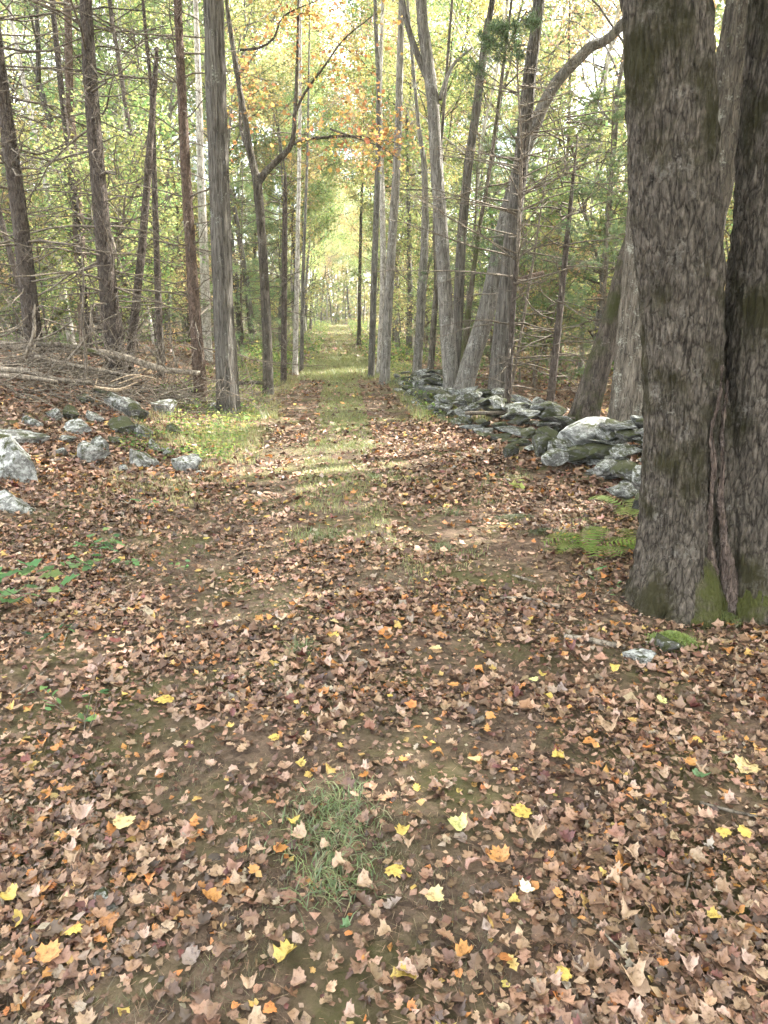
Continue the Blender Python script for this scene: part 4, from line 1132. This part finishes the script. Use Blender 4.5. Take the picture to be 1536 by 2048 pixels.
for k, (pts, lab) in enumerate([([(170, 770, 7), (172, 720, 7), (165, 640, 6), (168, 560, 4), (160, 470, 2)], 'bare upright sapling stem in front of the thickest left pine'),
                                ([(50, 715, 8), (66, 670, 8), (71, 630, 6), (70, 608, 3)], 'pale curved dead stub at the left of the brush pile'),
                                ([(115, 745, 5), (150, 700, 5), (200, 650, 4), (240, 625, 2)], 'long bare branch slanting up right from the brush pile'),
                                ([(195, 700, 4), (186, 650, 4), (182, 610, 3)], 'pale thin upright branch just left of the thickest pine foot'),
                                ([(290, 690, 5), (310, 710, 5), (335, 740, 4)], 'bare branch falling right across the brush pile'),
                                ([(0, 688, 5), (60, 683, 5), (105, 668, 4), (150, 640, 2)], 'bare branch curving along the top left of the brush pile'),
                                ([(355, 735, 4), (345, 690, 3), (342, 650, 2)], 'thin upright twig left of the reddish pine foot'),
                                ([(330, 725, 5), (327, 690, 5), (326, 655, 3)], 'short dead stub between the leaning pole and the reddish pine')]):
    stick('branch', lab, 'branch', pts, 'dead_wood', BG_, 10.4, 6, .01, 0, 60 + k)

# ------------------------------------------------------------------ leaf litter
TAN = [(0.281, 0.178, 0.117), (0.350, 0.235, 0.160), (0.223, 0.137, 0.088), (0.154, 0.090, 0.056), (0.104, 0.061, 0.039), (0.066, 0.041, 0.028), (0.360, 0.162, 0.050), (0.382, 0.265, 0.081), (0.117, 0.041, 0.033), (0.265, 0.211, 0.162)]
TAN_W = [18, 11, 20, 22, 18, 11, 5.0, 2.8, 2, 5]
r = np.random.default_rng(123)
def litter_points(n, ylo, yhi, half, dens):
    P = []
    got = 0
    while got < n:
        y = r.uniform(ylo, yhi, n * 3); x = r.uniform(-1, 1, n * 3) * (half[0] + half[1] * y)
        keep = r.uniform(0, 1, n * 3) < dens(x, y)
        q = np.stack([x[keep], y[keep]], 1)
        P.append(q); got += len(q)
    return np.vstack(P)[:n]
def dens(x, y):
    u = x - path_x(y)
    d = 0.50 + 0.75 * n2(x, y, 1.1, 3) + 0.3 * n2(x, y, 4.0, 8, 2)
    d = d + 0.45 * sstep(1.0, 2.0, np.abs(u))
    d = d * (1 - 0.75 * np.exp(-(u / .30) ** 2) * sstep(4.5, 8, y))           # grassy middle strip
    d = d * (1 - 0.7 * sstep(1.0, 1.5, -u) * sstep(2.8, 2.2, -u) * sstep(7, 10, y))  # green left verge
    return np.clip(d, 0.16, 1)
def scatter(name, outline, n, ylo, yhi, half, size, tilt, curl, label):
    q = litter_points(n, ylo, yhi, half, dens)
    sz = size * np.exp(np.clip(r.normal(0, .35, n), -.8, .62))
    pos = np.stack([q[:, 0], q[:, 1], ground_z(q[:, 0], q[:, 1]) + .006 + r.uniform(0, .022, n) * (sz / .08)], 1)
    V, F, C = leaves(outline, pos, sz, pick(TAN, TAN_W, n, r), tilt, r, curl)
    return tag(link(name, mk_mesh(name, V, F, C), M['litter']), label, 'leaf litter', kind='stuff')
for k in range(5):
    scatter('leaf_litter', torn(40 + k), 2400, .6, 2.9, (1.2, .58), .035, .32, .85, f'dry maple leaves covering the nearest ground, layer {"abcde"[k]}' if False else 'dry brown and tan maple leaves covering the nearest ground')
scatter('leaf_litter', OAK, 4000, .6, 2.9, (1.2, .58), .038, .42, .95, 'narrow lobed oak leaves mixed into the nearest leaf carpet')
scatter('leaf_litter', None, 50000, .6, 5.0, (1.2, .58), .024, .45, .8, 'small leaf scraps between the bigger near leaves')
scatter('leaf_litter', MAPLE_MID, 26000, 2.7, 6.6, (1.2, .60), .042, .35, .9, 'brown leaf carpet over the path and banks in the middle distance')
scatter('leaf_litter', np.array([(0, -.4), (.42, -.25), (.30, .25), (0, .5), (-.45, .2), (-.3, -.3)]), 30000, 6.3, 11.5, (1.2, .60), .050, .42, 1.0, 'brown leaf carpet on the ground between wall and rocks')
scatter('leaf_litter', None, 58000, 9.5, 32, (2, .50), .072, .45, 1.0, 'brown leaf carpet stretching back under the trees')

scatter('leaf_litter', None, 12000, 30, 92, (6, .02), .16, .45, .9, 'brown leaves strewn along the far path')

qn = litter_points(26000, .6, 5.5, (1.2, .58), lambda x, y: np.clip(.45 + .6 * n2(x, y, .8, 31), .1, 1))
az = r.uniform(0, 6.283, len(qn)); ln = r.uniform(.02, .055, len(qn)); p0 = np.stack([qn[:, 0], qn[:, 1], ground_z(qn[:, 0], qn[:, 1]) + .006 + r.uniform(0, .012, len(qn))], 1)
dn = np.stack([np.cos(az) * ln, np.sin(az) * ln, r.normal(0, .006, len(qn))], 1); sn = np.stack([-np.sin(az), np.cos(az), 0 * az], 1) * .0008
tag(link('pine_needles', mk_mesh('pine_needles', np.stack([p0 - sn, p0 + sn, p0 + dn], 1).reshape(-1, 3), np.arange(len(qn) * 3).reshape(-1, 3), np.repeat(pick([(.20, .13, .08), (.28, .19, .12), (.12, .08, .05)], [2, 2, 1], len(qn), r), 3, 0)), M['litter']), 'fallen brown pine needles between the leaves', 'needles', kind='stuff')

# the nearest single leaves: 300 individuals
def one_leaf(me_name, outline, seed, col, curl):
    rr = np.random.default_rng(seed)
    V, F, C = leaves(outline, np.zeros((1, 3)), np.array([1.0]), np.array([col]), .22, rr, curl)
    st = np.array([(-.012, -.28, .0), (.012, -.28, .0), (.03, -.72, .06)])
    F = np.vstack([F, [[len(V), len(V) + 1, len(V) + 2]]])
    V = np.vstack([V, st]); C = np.vstack([C, np.repeat([np.array(col) * .7], 3, 0)])
    me = mk_mesh(me_name, V, F, C); me.materials.append(M['litter'])
    return me
KINDS = {'yellow': (.42, .32, .08), 'lime': (.46, .48, .19), 'pale yellow': (.46, .37, .18), 'orange': (.40, .205, .065), 'tan': (.33, .235, .155), 'brown': (.18, .11, .072), 'maroon': (.12, .045, .042), 'cream': (.66, .61, .44), 'green': (.08, .15, .06), 'pinkish': (.38, .27, .215)}
LM = {c: [one_leaf('fallen_leaf', MAPLE if k < 4 else OAK, 900 + 17 * k + i, v, .7 if c in ('yellow', 'lime', 'pale yellow', 'orange') else 1.2) for k in range(5)] for i, (c, v) in enumerate(KINDS.items())}
def drop_leaf(x, y, c, size, label, group):
    o = link('fallen_leaf', LM[c][int(r.integers(0, 5))])
    o.location = (x, y, gz(x, y) + .03)
    o.scale = (size, size, size); o.rotation_euler = (r.normal(0, .15), r.normal(0, .15), r.uniform(0, 6.28))
    return tag(o, label, 'leaf', group)
SPECIAL = [(915, 1665, 'lime', 58, 'pale lime maple leaf lying flat right of the near grass tufts'), (600, 1545, 'yellow', 34, 'bright yellow leaf just above the near grass tufts'), (833, 1592, 'yellow', 38, 'greenish yellow leaf above the pale lime leaf'),
           (808, 1680, 'yellow', 44, 'yellow leaf between the grass tufts and the lime leaf'), (665, 1285, 'yellow', 36, 'yellow leaf in the middle of the path well before the wall'), (555, 1266, 'yellow', 24, 'small yellow leaf left of the path middle'),
           (585, 1658, 'yellow', 40, 'yellow leaf at the left rim of the near grass tuft'), (1052, 1803, 'cream', 46, 'cream scrap of leaf, the whitest thing on the near path'), (1026, 1824, 'yellow', 34, 'yellow leaf touching the cream scrap'),
           (1425, 1856, 'yellow', 38, 'yellow leaf near the lower right corner'), (22, 1815, 'yellow', 56, 'big yellow leaf cut by the left edge'), (82, 1802, 'orange', 60, 'orange leaf beside the big yellow one at the left edge'),
           (1490, 1548, 'pale yellow', 66, 'large pale yellow maple leaf at the right edge'), (1487, 1682, 'yellow', 40, 'yellow leaf at the right edge below the pale one, right of two'), (1444, 1684, 'yellow', 38, 'yellow leaf at the right edge below the pale one, left of two'),
           (1096, 1405, 'yellow', 28, 'small yellow leaf right of the path, before the double maple'), (1066, 1374, 'lime', 28, 'small greenish leaf right of the path, before the double maple'), (332, 1412, 'yellow', 56, 'big yellow and tan leaf left of the path'),
           (412, 1466, 'pinkish', 66, 'large pinkish tan maple leaf left of the path'), (418, 1820, 'orange', 62, 'large orange leaf low on the mossy left of the path'), (1000, 1736, 'orange', 62, 'large orange leaf right of the lime leaf'),
           (150, 1882, 'yellow', 48, 'yellow leaf below the slate fragment'), (575, 1935, 'yellow', 70, 'large yellow leaf at the bottom, left of the middle'), (806, 1970, 'yellow', 72, 'large yellow leaf at the bottom middle'), (928, 1938, 'orange', 58, 'yellow-orange leaf right of the bottom middle'),
           (100, 1930, 'orange', 70, 'large orange leaf in the lower left corner'), (550, 1490, 'yellow', 32, 'yellow leaf right of the large pinkish one'), (865, 1502, 'yellow', 20, 'tiny yellow leaf on the bare soil of the path'),
           (780, 1406, 'yellow', 18, 'tiny yellow leaf in the path middle'), (1322, 1413, 'lime', 30, 'greenish yellow leaf below the mossy stone'), (768, 1290, 'yellow', 26, 'yellow leaf right of the middle of the path'), (1230, 1347, 'yellow', 30, 'yellow leaf left of the pale stone by the maple'),
           (1392, 1492, 'yellow', 28, 'yellow leaf left of the large pale yellow leaf'), (1042, 1638, 'yellow', 54, 'yellow and orange leaf right of the lime leaf'), (788, 1755, 'yellow', 54, 'ochre leaf right of the near grass tufts'), (868, 1812, 'pale yellow', 56, 'pale ochre leaf left of the cream scrap'),
           (250, 1668, 'pale yellow', 62, 'pale curled leaf in the lower left litter'), (870, 1308, 'pale yellow', 34, 'pale yellow leaf in the path, right of the middle'), (1220, 1468, 'tan', 58, 'large tan leaf below the flat stick'), (950, 1535, 'pale yellow', 42, 'pale yellow leaf on bare soil above the lime leaf'),
           (690, 1880, 'green', 46, 'dark green leaf low in the path middle'), (1395, 1570, 'green', 50, 'single green leaf on the litter near the right edge'), (165, 1645, 'pinkish', 60, 'mauve-grey leaf in the lower left litter'), (1260, 1975, 'tan', 76, 'large tan star-shaped leaf at the bottom right'),
           (600, 1690, 'tan', 48, 'tan leaf lying on the near grass tuft'), (650, 1460, 'tan', 50, 'tan leaf in the path middle, right of the yellow one'), (300, 1740, 'tan', 44, 'tan leaf on the mossy patch lower left'), (1130, 1700, 'maroon', 46, 'maroon leaf right of the large orange one')]
for px, py, c, w, lab in SPECIAL:
    g = gp(px, py)
    drop_leaf(g[0], g[1], c, w * depth(g) / F_PX * .84, lab, 'single fallen leaves on the near path')
def zone(x, y):
    v = np.array([x, y, 0]) - CAM
    dd = float(v @ FWD); px = 768 + F_PX * x / dd; py = 1024 - F_PX * float(v @ UP) / dd
    a_ = 'by the left edge' if px < 250 else ('left of the grass tufts' if px < 580 else ('in line with the grass tufts' if px < 780 else ('right of the grass tufts' if px < 1200 else 'by the right edge')))
    b_ = 'at the very bottom' if py > 1880 else ('lower down' if py > 1700 else ('level with the tufts' if py > 1540 else ('a little higher up' if py > 1380 else 'well up the path')))
    return b_ + ' ' + a_
q = litter_points(255, 1.0, 3.6, (.3, .46), lambda x, y: np.full(len(x), .5))
for k, (x, y) in enumerate(q):
    c = r.choice(['tan', 'brown', 'pinkish', 'orange', 'maroon', 'pale yellow', 'yellow'], p=[.36, .28, .2, .06, .04, .03, .03])
    drop_leaf(x, y, c, r.uniform(.036, .066), f'{c} fallen maple leaf {zone(x, y)}', f'{c} fallen leaves on the near ground')

# ------------------------------------------------------------------ grass, low plants, ferns, seedlings
GR = [(.16, .20, .055), (.22, .25, .07), (.12, .16, .05), (.34, .29, .13), (.28, .27, .09)]
def blades(pos, hgt, wid, bend, pal, w, r, simple=False):
    n = len(pos)
    az = r.uniform(0, 6.283, n); d = np.stack([np.cos(az), np.sin(az), 0 * az], 1); s = np.stack([-np.sin(az), np.cos(az), 0 * az], 1)
    h = hgt * r.uniform(.5, 1.2, (n, 1)); b = bend * r.uniform(.2, 1.3, (n, 1)); w_ = wid * r.uniform(.7, 1.3, (n, 1))
    up = np.array([0, 0, 1.0])
    if simple:
        tip = pos + d * h * b * .7 + up * h * .9
        return np.stack([pos - s * w_, pos + s * w_, tip], 1).reshape(-1, 3), np.arange(3 * n).reshape(-1, 3), np.repeat(pick(pal, w, n, r), 3, 0)
    mid = pos + d * h * b * .35 + up * h * .62; tip = pos + d * h * b + up * h * (1 - .35 * np.clip(b, 0, 1.4))
    V = np.stack([pos - s * w_, pos + s * w_, mid + s * w_ * .7, mid - s * w_ * .7, tip], 1).reshape(-1, 3)
    k = np.arange(n)[:, None] * 5
    return V, [np.hstack([k, k + 1, k + 2, k + 3]), np.hstack([k + 3, k + 2, k + 4])], np.repeat(pick(pal, w, n, r), 5, 0)
def grass_zone(n, ylo, yhi, ulo, uhi, hgt, wid, thr, w=(3, 3, 2, 2, 2), o=2.0, ns=1.3, pal=None, bend=.9, simple=None):
    y = r.uniform(ylo, yhi, n * 4); u = r.uniform(ulo, uhi, n * 4); x = path_x(y) + u
    f = n2(x, y, ns, o) + r.normal(0, .12, n * 4)
    k = np.where(f > thr)[0][:n]
    p = np.stack([x[k], y[k], ground_z(x[k], y[k])], 1)
    return blades(p, hgt, wid, bend, pal or GR, w, r, ylo >= 9 if simple is None else simple)
mb = MB()
def addg(t):
    mb.add(t[0], t[1], t[2])
addg(grass_zone(10000, 5.0, 12, -.45, .40, .05, .0020, -.2))
addg(grass_zone(20000, 9, 23, -.45, .45, .06, .0035, -.55, (4, 4, 3, .5, 1.5)))
addg(grass_zone(15000, 20, 34, -1.2, 1.25, .14, .007, -.5, (4, 4, 2, 1, 3)))
addg(grass_zone(11000, 33, 92, -1.35, 1.35, .14, .02, -.35, (3, 4, 2, 2, 3)))
addg(grass_zone(8000, 6, 13, -2.3, -1.0, .07, .002, .1, (2, 2, 2, 4, 3)))
addg(grass_zone(9000, 9, 26, -2.8, -1.1, .16, .004, .0, (2, 2, 3, 4, 3)))
addg(grass_zone(9000, 11, 26, 1.2, 2.4, .18, .005, -.05, (3, 3, 3, 3, 2)))
GR_DULL = [(.085, .095, .034), (.12, .12, .045), (.16, .135, .07), (.10, .085, .045), (.14, .15, .055)]
addg(grass_zone(20000, .9, 5.0, -1.2, .4, .026, .0009, .22, (3, 2, 4, 3, 3), 7, 2.6, GR_DULL, 1.7, True))
addg(grass_zone(9000, 3.5, 9, -2.6, .5, .036, .0014, .25, (3, 2, 3, 3, 3), 17, 1.8, GR_DULL, 1.5, True))
addg(grass_zone(4000, 4, 9, .4, 2.0, .05, .002, .35, (3, 2, 3, 3, 2), 9))
tag(link('grass', mb.mesh('grass'), M['grass']), 'short thin grass along the path middle and its verges', 'grass', kind='stuff')
def tuft(px, py, wpx, n, h, label):
    g = gp(px, py)
    rad = wpx * .5 * depth(g) / F_PX * .35
    p = g[None] + np.stack([r.normal(0, rad, n), r.normal(0, rad, n), 0 * np.zeros(n)], 1)
    V, F, C = blades(p - g, h, .0020, 1.7, [(.12, .17, .06), (.17, .215, .08), (.10, .135, .05), (.22, .20, .10)], [3, 2, 2, 1], r)
    o = link('grass_tuft', mk_mesh('grass_tuft', V, F, C), M['grass'], None, (g[0], g[1], gz(g[0], g[1])))
    tag(o, label, 'grass tuft', 'green grass tufts on the near path')
tuft(655, 1665, 290, 460, .045, 'largest green grass tuft on the near path with a tan leaf on it')
tuft(675, 1760, 240, 330, .042, 'green grass tuft just below the largest near one')
tuft(690, 1605, 190, 230, .042, 'low green grass tuft just above the largest near one')
tuft(600, 1306, 60, 90, .07, 'small grass tuft below the yellow leaf in mid path')
tuft(650, 1075, 130, 160, .07, 'pale grass tuft in the path middle before the wall stones')
tuft(885, 1100, 70, 90, .06, 'small green grass tuft right of the path middle')
tuft(745, 960, 50, 110, .09, 'bright grass tuft at the near end of the grassy middle strip')
tuft(905, 1030, 60, 80, .08, 'thin straw-green grass tuft right of the path')

LOWP = [(.12, .19, .055), (.17, .24, .07), (.25, .28, .08), (.09, .14, .05), (.33, .28, .10)]
def low_plants(n, ylo, yhi, ulo, uhi, hmax, leaf):
    y = r.uniform(ylo, yhi, n * 3); u = r.uniform(ulo, uhi, n * 3); x = path_x(y) + u
    k = np.where(n2(x, y, .9, 21) + r.normal(0, .15, n * 3) > .02)[0][:n]
    pos = np.stack([x[k], y[k], ground_z(x[k], y[k]) + r.beta(1.2, 2.5, len(k)) * hmax], 1)
    return leaves(OVAL if yhi < 16 else None, pos, leaf * r.uniform(.5, 1.3, len(k)), pick(LOWP, [3, 3, 2, 3, 2], len(k), r), .7, r, .4)
mb = MB()
for a_ in ((3200, 8, 14, -2.6, -1.3, .22, .05), (5000, 12, 30, -3.2, -1.5, .45, .07), (2600, 12, 26, 1.4, 2.4, .35, .06), (9000, 24, 92, -4.0, -1.0, .8, .12), (9000, 24, 92, 1.0, 4.0, .8, .12), (9000, 18, 60, -22, -4, .6, .10), (9000, 16, 60, 3, 22, .6, .10)):
    V, F, C = low_plants(*a_)
    mb.add(V, F, C)
tag(link('undergrowth', mb.mesh('undergrowth'), M['leaf']), 'low leafy green undergrowth on the verges and under the trees', 'undergrowth', kind='stuff')

def seedling(px, py, wpx, nl, label, outline=OAK, pal=((.13, .23, .10), (.17, .28, .11), (.11, .19, .08)), hgt=.20, leafm=.15, name='oak_seedling', cat='seedling'):
    g = gp(px, py)
    W = wpx * depth(g) / F_PX
    root = empty(name, (g[0], g[1], gz(g[0], g[1])), label, cat, 'green seedlings in the leaf litter')
    st = MB(); pos = []
    for k in range(max(2, nl // 4)):
        d = np.array([r.normal(0, .8), r.normal(0, .5), 1.0])
        P = curvy((0, 0, -.02), d, max(W * .6, hgt), 4, .2, r)
        P[:, 2] = np.clip(P[:, 2], -.02, hgt * 1.3); P[2:, 2] = np.maximum(P[2:, 2], .06)
        st.add(*tube(P, np.linspace(.003, .0015, 5), 4, cap=False))
        for q in range(4):
            pos.append(P[int(r.integers(2, 5))] + r.normal(0, .35 * leafm, 3) * [1, 1, .4])
    link('stem', st.mesh('stem', True), M['twig'], root)
    for p in pos:
        V, F, C = leaves(outline, np.array([p]), np.array([leafm * r.uniform(.7, 1.2)]), pick(pal, [1] * len(pal), 1, r), .45, r, .35)
        link('leaf', mk_mesh('leaf', V, F, C), M['leaf'], root)
seedling(75, 1215, 190, 20, 'oak seedling with dark green leaves at the left edge')
seedling(205, 1150, 130, 20, 'green seedling with small leaves right of the left-edge oak seedling', leafm=.10)
seedling(235, 1108, 100, 16, 'low green seedling just behind the small-leaved one', leafm=.09)
seedling(280, 1028, 70, 12, 'small green plant in the leaves below the rocks', leafm=.06)
seedling(375, 1165, 40, 4, 'tiny two-leaved seedling left of the path', leafm=.05)
seedling(130, 1300, 60, 4, 'dark green sprig in the left litter', leafm=.05, pal=((.05, .09, .045), (.06, .11, .05)))
seedling(135, 1425, 50, 4, 'small oval-leaved sprig in the lower left litter', OVAL, leafm=.05)
seedling(165, 1480, 60, 4, 'green sprig below the oval-leaved one', OVAL, leafm=.05)
seedling(1190, 1200, 50, 6, 'little green plant by the roots of the double maple', OVAL, leafm=.05)
seedling(1205, 830, 40, 6, 'yellow-green plant growing on top of the wall by the big slab', OVAL, ((.34, .38, .10), (.42, .40, .1)), .2, .09)
seedling(1050, 985, 60, 8, 'yellow-green seedling in the leaves before the wall', MAPLE_MID, ((.34, .36, .12), (.28, .32, .1)), .1, .08)
seedling(505, 865, 70, 8, 'bright green seedling in the sun patch beside the shaggy trunk', MAPLE_MID, ((.22, .32, .09), (.30, .36, .1)), .15, .09)
seedling(440, 850, 70, 12, 'sunlit leafy clump at the foot of the big shaggy trunk', MAPLE_MID, ((.22, .30, .09), (.30, .34, .1)), .2, .09)
seedling(460, 800, 90, 12, 'yellowish shrub sprig left of the shaggy trunk foot', OVAL, ((.34, .34, .10), (.42, .34, .1)), .3, .06)

def fern(px, py, wpx, nf, label, pal=((.20, .28, .09), (.26, .32, .11))):
    g = gp(px, py)
    W = wpx * .5 * depth(g) / F_PX
    root = empty('fern', (g[0], g[1], gz(g[0], g[1])), label, 'fern', 'ferns by the double maple')
    for k in range(nf):
        az = k * 6.283 / nf + r.normal(0, .3)
        L = 1.3 * W * r.uniform(.7, 1.15)
        t = np.linspace(0, 1, 15)
        P = np.stack([np.cos(az) * L * t, np.sin(az) * L * t, L * (1.05 * t - .80 * t * t) + .01], 1)
        side = np.array([-math.sin(az), math.cos(az), 0])
        V, F = [], []
        for j in range(1, 14):
            ln = L * .26 * math.sin(math.pi * (.12 + .88 * (1 - t[j]))) + .006
            dirr = P[j] - P[j - 1]; wv = dirr * .27
            for sg in (-1, 1):
                b_ = len(V)
                tip = P[j] + side * sg * ln + dirr * .7 - np.array([0, 0, .12 * ln])
                V += [P[j] - wv, P[j] + wv, tip + wv * .25, tip - wv * .2]
                F.append((b_, b_ + 1, b_ + 2, b_ + 3))
        V = np.array(V)
        link('frond', mk_mesh('frond', V, np.array(F), np.repeat(pick(pal, [1] * len(pal), 1, r), len(V), 0)), M['leaf'], root)
fern(1262, 1035, 130, 9, 'bright green fern beside the wall at the trunk of the double maple')
fern(1180, 1112, 150, 10, 'spreading fern on the leaves left of the double maple', ((.14, .20, .05), (.18, .24, .07)))
fern(1265, 1105, 110, 8, 'fern tucked against the left foot of the double maple', ((.12, .18, .05), (.16, .22, .06)))
fern(1120, 1110, 70, 6, 'smallest fern, farthest left of the fern group', ((.12, .17, .05), (.16, .21, .06)))

# moss cushions
def moss(px, py, wpx, hpx, n, h, col, label):
    g = gp(px, py)
    s = depth(g) / F_PX
    q = r.normal(0, .3, (n, 2)) * [wpx * s, hpx * s * 2.2]
    x = g[0] + q[:, 0]; y = g[1] + q[:, 1]
    dome = np.exp(-((q[:, 0] / (wpx * s * .5)) ** 2 + (q[:, 1] / (hpx * s * 1.2)) ** 2)) * h
    p = np.stack([x, y, ground_z(x, y) + dome], 1) - g
    V, F, C = blades(p, .016, .0022, .9, col, [1] * len(col), r)
    tag(link('moss', mk_mesh('moss', V, F, C), M['grass'], None, g), label, 'moss', kind='stuff')
moss(1345, 1290, 80, 26, 2600, .06, [(.16, .22, .04), (.22, .28, .06)], 'bright green moss cushion before the double maple')
moss(1030, 1040, 70, 18, 1200, .03, [(.06, .07, .02), (.08, .09, .025)], 'dark moss patch on the ground right of the path')
moss(1090, 1068, 70, 18, 1200, .03, [(.055, .065, .02), (.08, .09, .025)], 'dark moss patch nearer the ferns')
moss(1440, 1245, 70, 24, 1800, .05, [(.10, .12, .03), (.14, .16, .035)], 'olive moss between the roots of the double maple')

# ------------------------------------------------------------------ leaves on the forked maple (a lit crown hanging over the path)
r = np.random.default_rng(555)
pos = []
tw = MB()
rootl = np.array(MAPLE_ROOT.location)
for Q in MAPLE_LIMBS:
    for k in range(26):
        p0 = Q[int(r.integers(len(Q) // 4, len(Q)))]
        S = curvy(p0, r.normal(0, 1, 3) + [0.2, 0, .1], r.uniform(.4, 1.3), 5, .25, r)
        tw.add(*tube(S, np.linspace(.006, .002, 6), 3, cap=False), None)
        for q in range(9):
            pos.append(S[int(r.integers(2, 6))] + r.normal(0, .10, 3))
pos = np.array(pos)
link('twigs', tw.mesh('twigs', True), M['twig'], MAPLE_ROOT).location = -rootl
MAPLE_ROOT.children[-1].matrix_parent_inverse.identity()
V, F, C = leaves(MAPLE_MID, pos - rootl, r.uniform(.06, .13, len(pos)), pick([(.44, .34, .09), (.40, .26, .09), (.30, .30, .09), (.36, .20, .08)], [3, 3, 2, 2], len(pos), r), .9, r, .5)
link('crown', mk_mesh('crown', V, F, C), M['leaf'], MAPLE_ROOT)

# ------------------------------------------------------------------ the far wood that closes every view: one mass
r = np.random.default_rng(808)
mb = MB()
n = 34000
ang = r.uniform(-1.05, 1.05, n); dist = r.uniform(100, 150, n)
x = np.sin(ang) * dist; y = np.cos(ang) * dist
clump = fbm(np.stack([x * .16, y * .16, r.uniform(0, 1, n)], 1), 3)
z = 1 + r.uniform(0, 1, n) ** .85 * (19 + 6 * clump)
pal = np.array([(.36, .35, .13), (.26, .31, .12), (.36, .28, .14), (.15, .21, .09), (.40, .37, .14)])
idx = np.clip(((fbm(np.stack([x * .11, y * .11, z * .14], 1), 2) + 1) * 2.5 + r.normal(0, .6, n)).astype(int), 0, 4)
V, F, C = leaves(None, np.stack([x, y, z], 1), r.uniform(.45, .9, n), pal[idx], .9, r, .4)
mb.add(V, F, C)
n = 26000
ang = np.where(r.uniform(0, 1, n) < .4, r.normal(-.06, .09, n), r.uniform(-1.05, 1.05, n)); dist = r.uniform(97, 140, n)
x = np.sin(ang) * dist; y = np.cos(ang) * dist
z = .9 + r.uniform(0, 1, n) ** 1.2 * 6
V, F, C = leaves(None, np.stack([x, y, z], 1), r.uniform(.35, .8, n), pal[np.clip(r.normal(1.6, 1.2, n).astype(int), 0, 4)] * .9, .9, r, .4)
mb.add(V, F, C)
for k in range(420):
    a_, d0 = r.uniform(-1.0, 1.0), r.uniform(98, 135)
    P = curvy((math.sin(a_) * d0, math.cos(a_) * d0, .6), (0, 0, 1), r.uniform(8, 15), 4, .05, r)
    v, f = tube(P, np.linspace(r.uniform(.1, .2), .06, 5), 5, cap=False)
    mb.add(v, f, np.array([.2, .18, .15]) * r.uniform(.6, 1.8))
tag(link('far_woods', mb.mesh('far_woods'), M['leaf']), 'far-off wall of autumn woods behind all the trees', 'woods', kind='stuff')
# things whose labels still coincide are told apart by their order from the camera
by = {}
for o in scene.objects:
    if o.parent is None and 'label' in o and o.get('kind') is None:
        by.setdefault(o['label'], []).append(o)
ORD = ['nearest', 'second nearest', 'third nearest', 'fourth nearest', 'fifth nearest', 'sixth nearest', 'seventh nearest', 'eighth nearest', 'ninth nearest', 'tenth nearest']
for lab, os_ in by.items():
    if 1 < len(os_) <= 10:
        for k, o in enumerate(sorted(os_, key=lambda q: (q.location - cam.location).length)):
            o['label'] = f'{ORD[k]} {lab}'


# ------------------------------------------------------------------ openings cut into the canopy so that the sun reaches the ground
def cut_sun_gap(pa, pb, width):
    """thin the leaves that stand between the ground strip pa-pb and the sun: a hole cut in those crowns to make a sun patch"""
    A = gp(*pa); B = gp(*pb)
    d = np.array(d_)
    C = np.stack([A + (B - A) * t for t in np.linspace(0, 1, 14)])
    bpy.context.view_layer.update()
    for o in [o for o in scene.objects if o.type == 'MESH' and o.name.split('.')[0] == 'crown']:
        mw = np.array(o.matrix_world)
        bb = np.array([mw[:3, :3] @ np.array(c) + mw[:3, 3] for c in o.bound_box])
        cen = bb.mean(0); rad = np.linalg.norm(bb - cen, axis=1).max()
        rel = cen - C; t = rel @ d
        if np.linalg.norm(rel - t[:, None] * d, axis=1).min() > rad + width or t.max() < 0:
            continue
        me = o.data
        co = np.empty(len(me.vertices) * 3, np.float32); me.vertices.foreach_get('co', co); co = co.reshape(-1, 3)
        li = np.empty(len(me.loops), np.int32); me.loops.foreach_get('vertex_index', li); tri = li.reshape(-1, 3)
        w = co[tri[:, 0]] @ mw[:3, :3].T + mw[:3, 3]
        dist = np.full(len(w), 1e9)
        for c in C:
            q = w - c; tt = q @ d
            dist = np.minimum(dist, np.linalg.norm(q - tt[:, None] * d, axis=1))
        keep = dist > width
        if keep.all():
            continue
        keep &= np.repeat(np.random.default_rng(5).uniform(0, 1, len(keep) // 2 + 1) < .6, 2)[:len(keep)]
        ca = np.empty(len(co) * 4, np.float32); me.color_attributes['col'].data.foreach_get('color', ca); ca = ca.reshape(-1, 4)
        used = np.zeros(len(co), bool); used[tri[keep].ravel()] = True
        new = np.cumsum(used) - 1
        m2 = mk_mesh('crown', co[used], new[tri[keep]], ca[used, :3]); m2.materials.append(me.materials[0])
        o.data = m2
cut_sun_gap((400, 832), (640, 916), .95)
cut_sun_gap((630, 752), (735, 740), .55)

# ------------------------------------------------------------------ the pale air between the trees
m, n, o = new_mat('haze')
v = N(n, 'ShaderNodeVolumePrincipled', Density=0.0008)
v.inputs['Color'].default_value = (.96, .96, .90, 1)
v.inputs['Anisotropy'].default_value = 0.0
n.links.new(v.outputs[0], o.inputs['Volume'])
cv = np.array([(x, y, z) for z in (-1.5, 36) for y in (-210, 430) for x in (-320, 320)], float)
cf = np.array([(0, 2, 3, 1), (4, 5, 7, 6), (0, 1, 5, 4), (2, 6, 7, 3), (0, 4, 6, 2), (1, 3, 7, 5)])
tag(link('haze', mk_mesh('haze', cv, cf), m), kind='stuff')
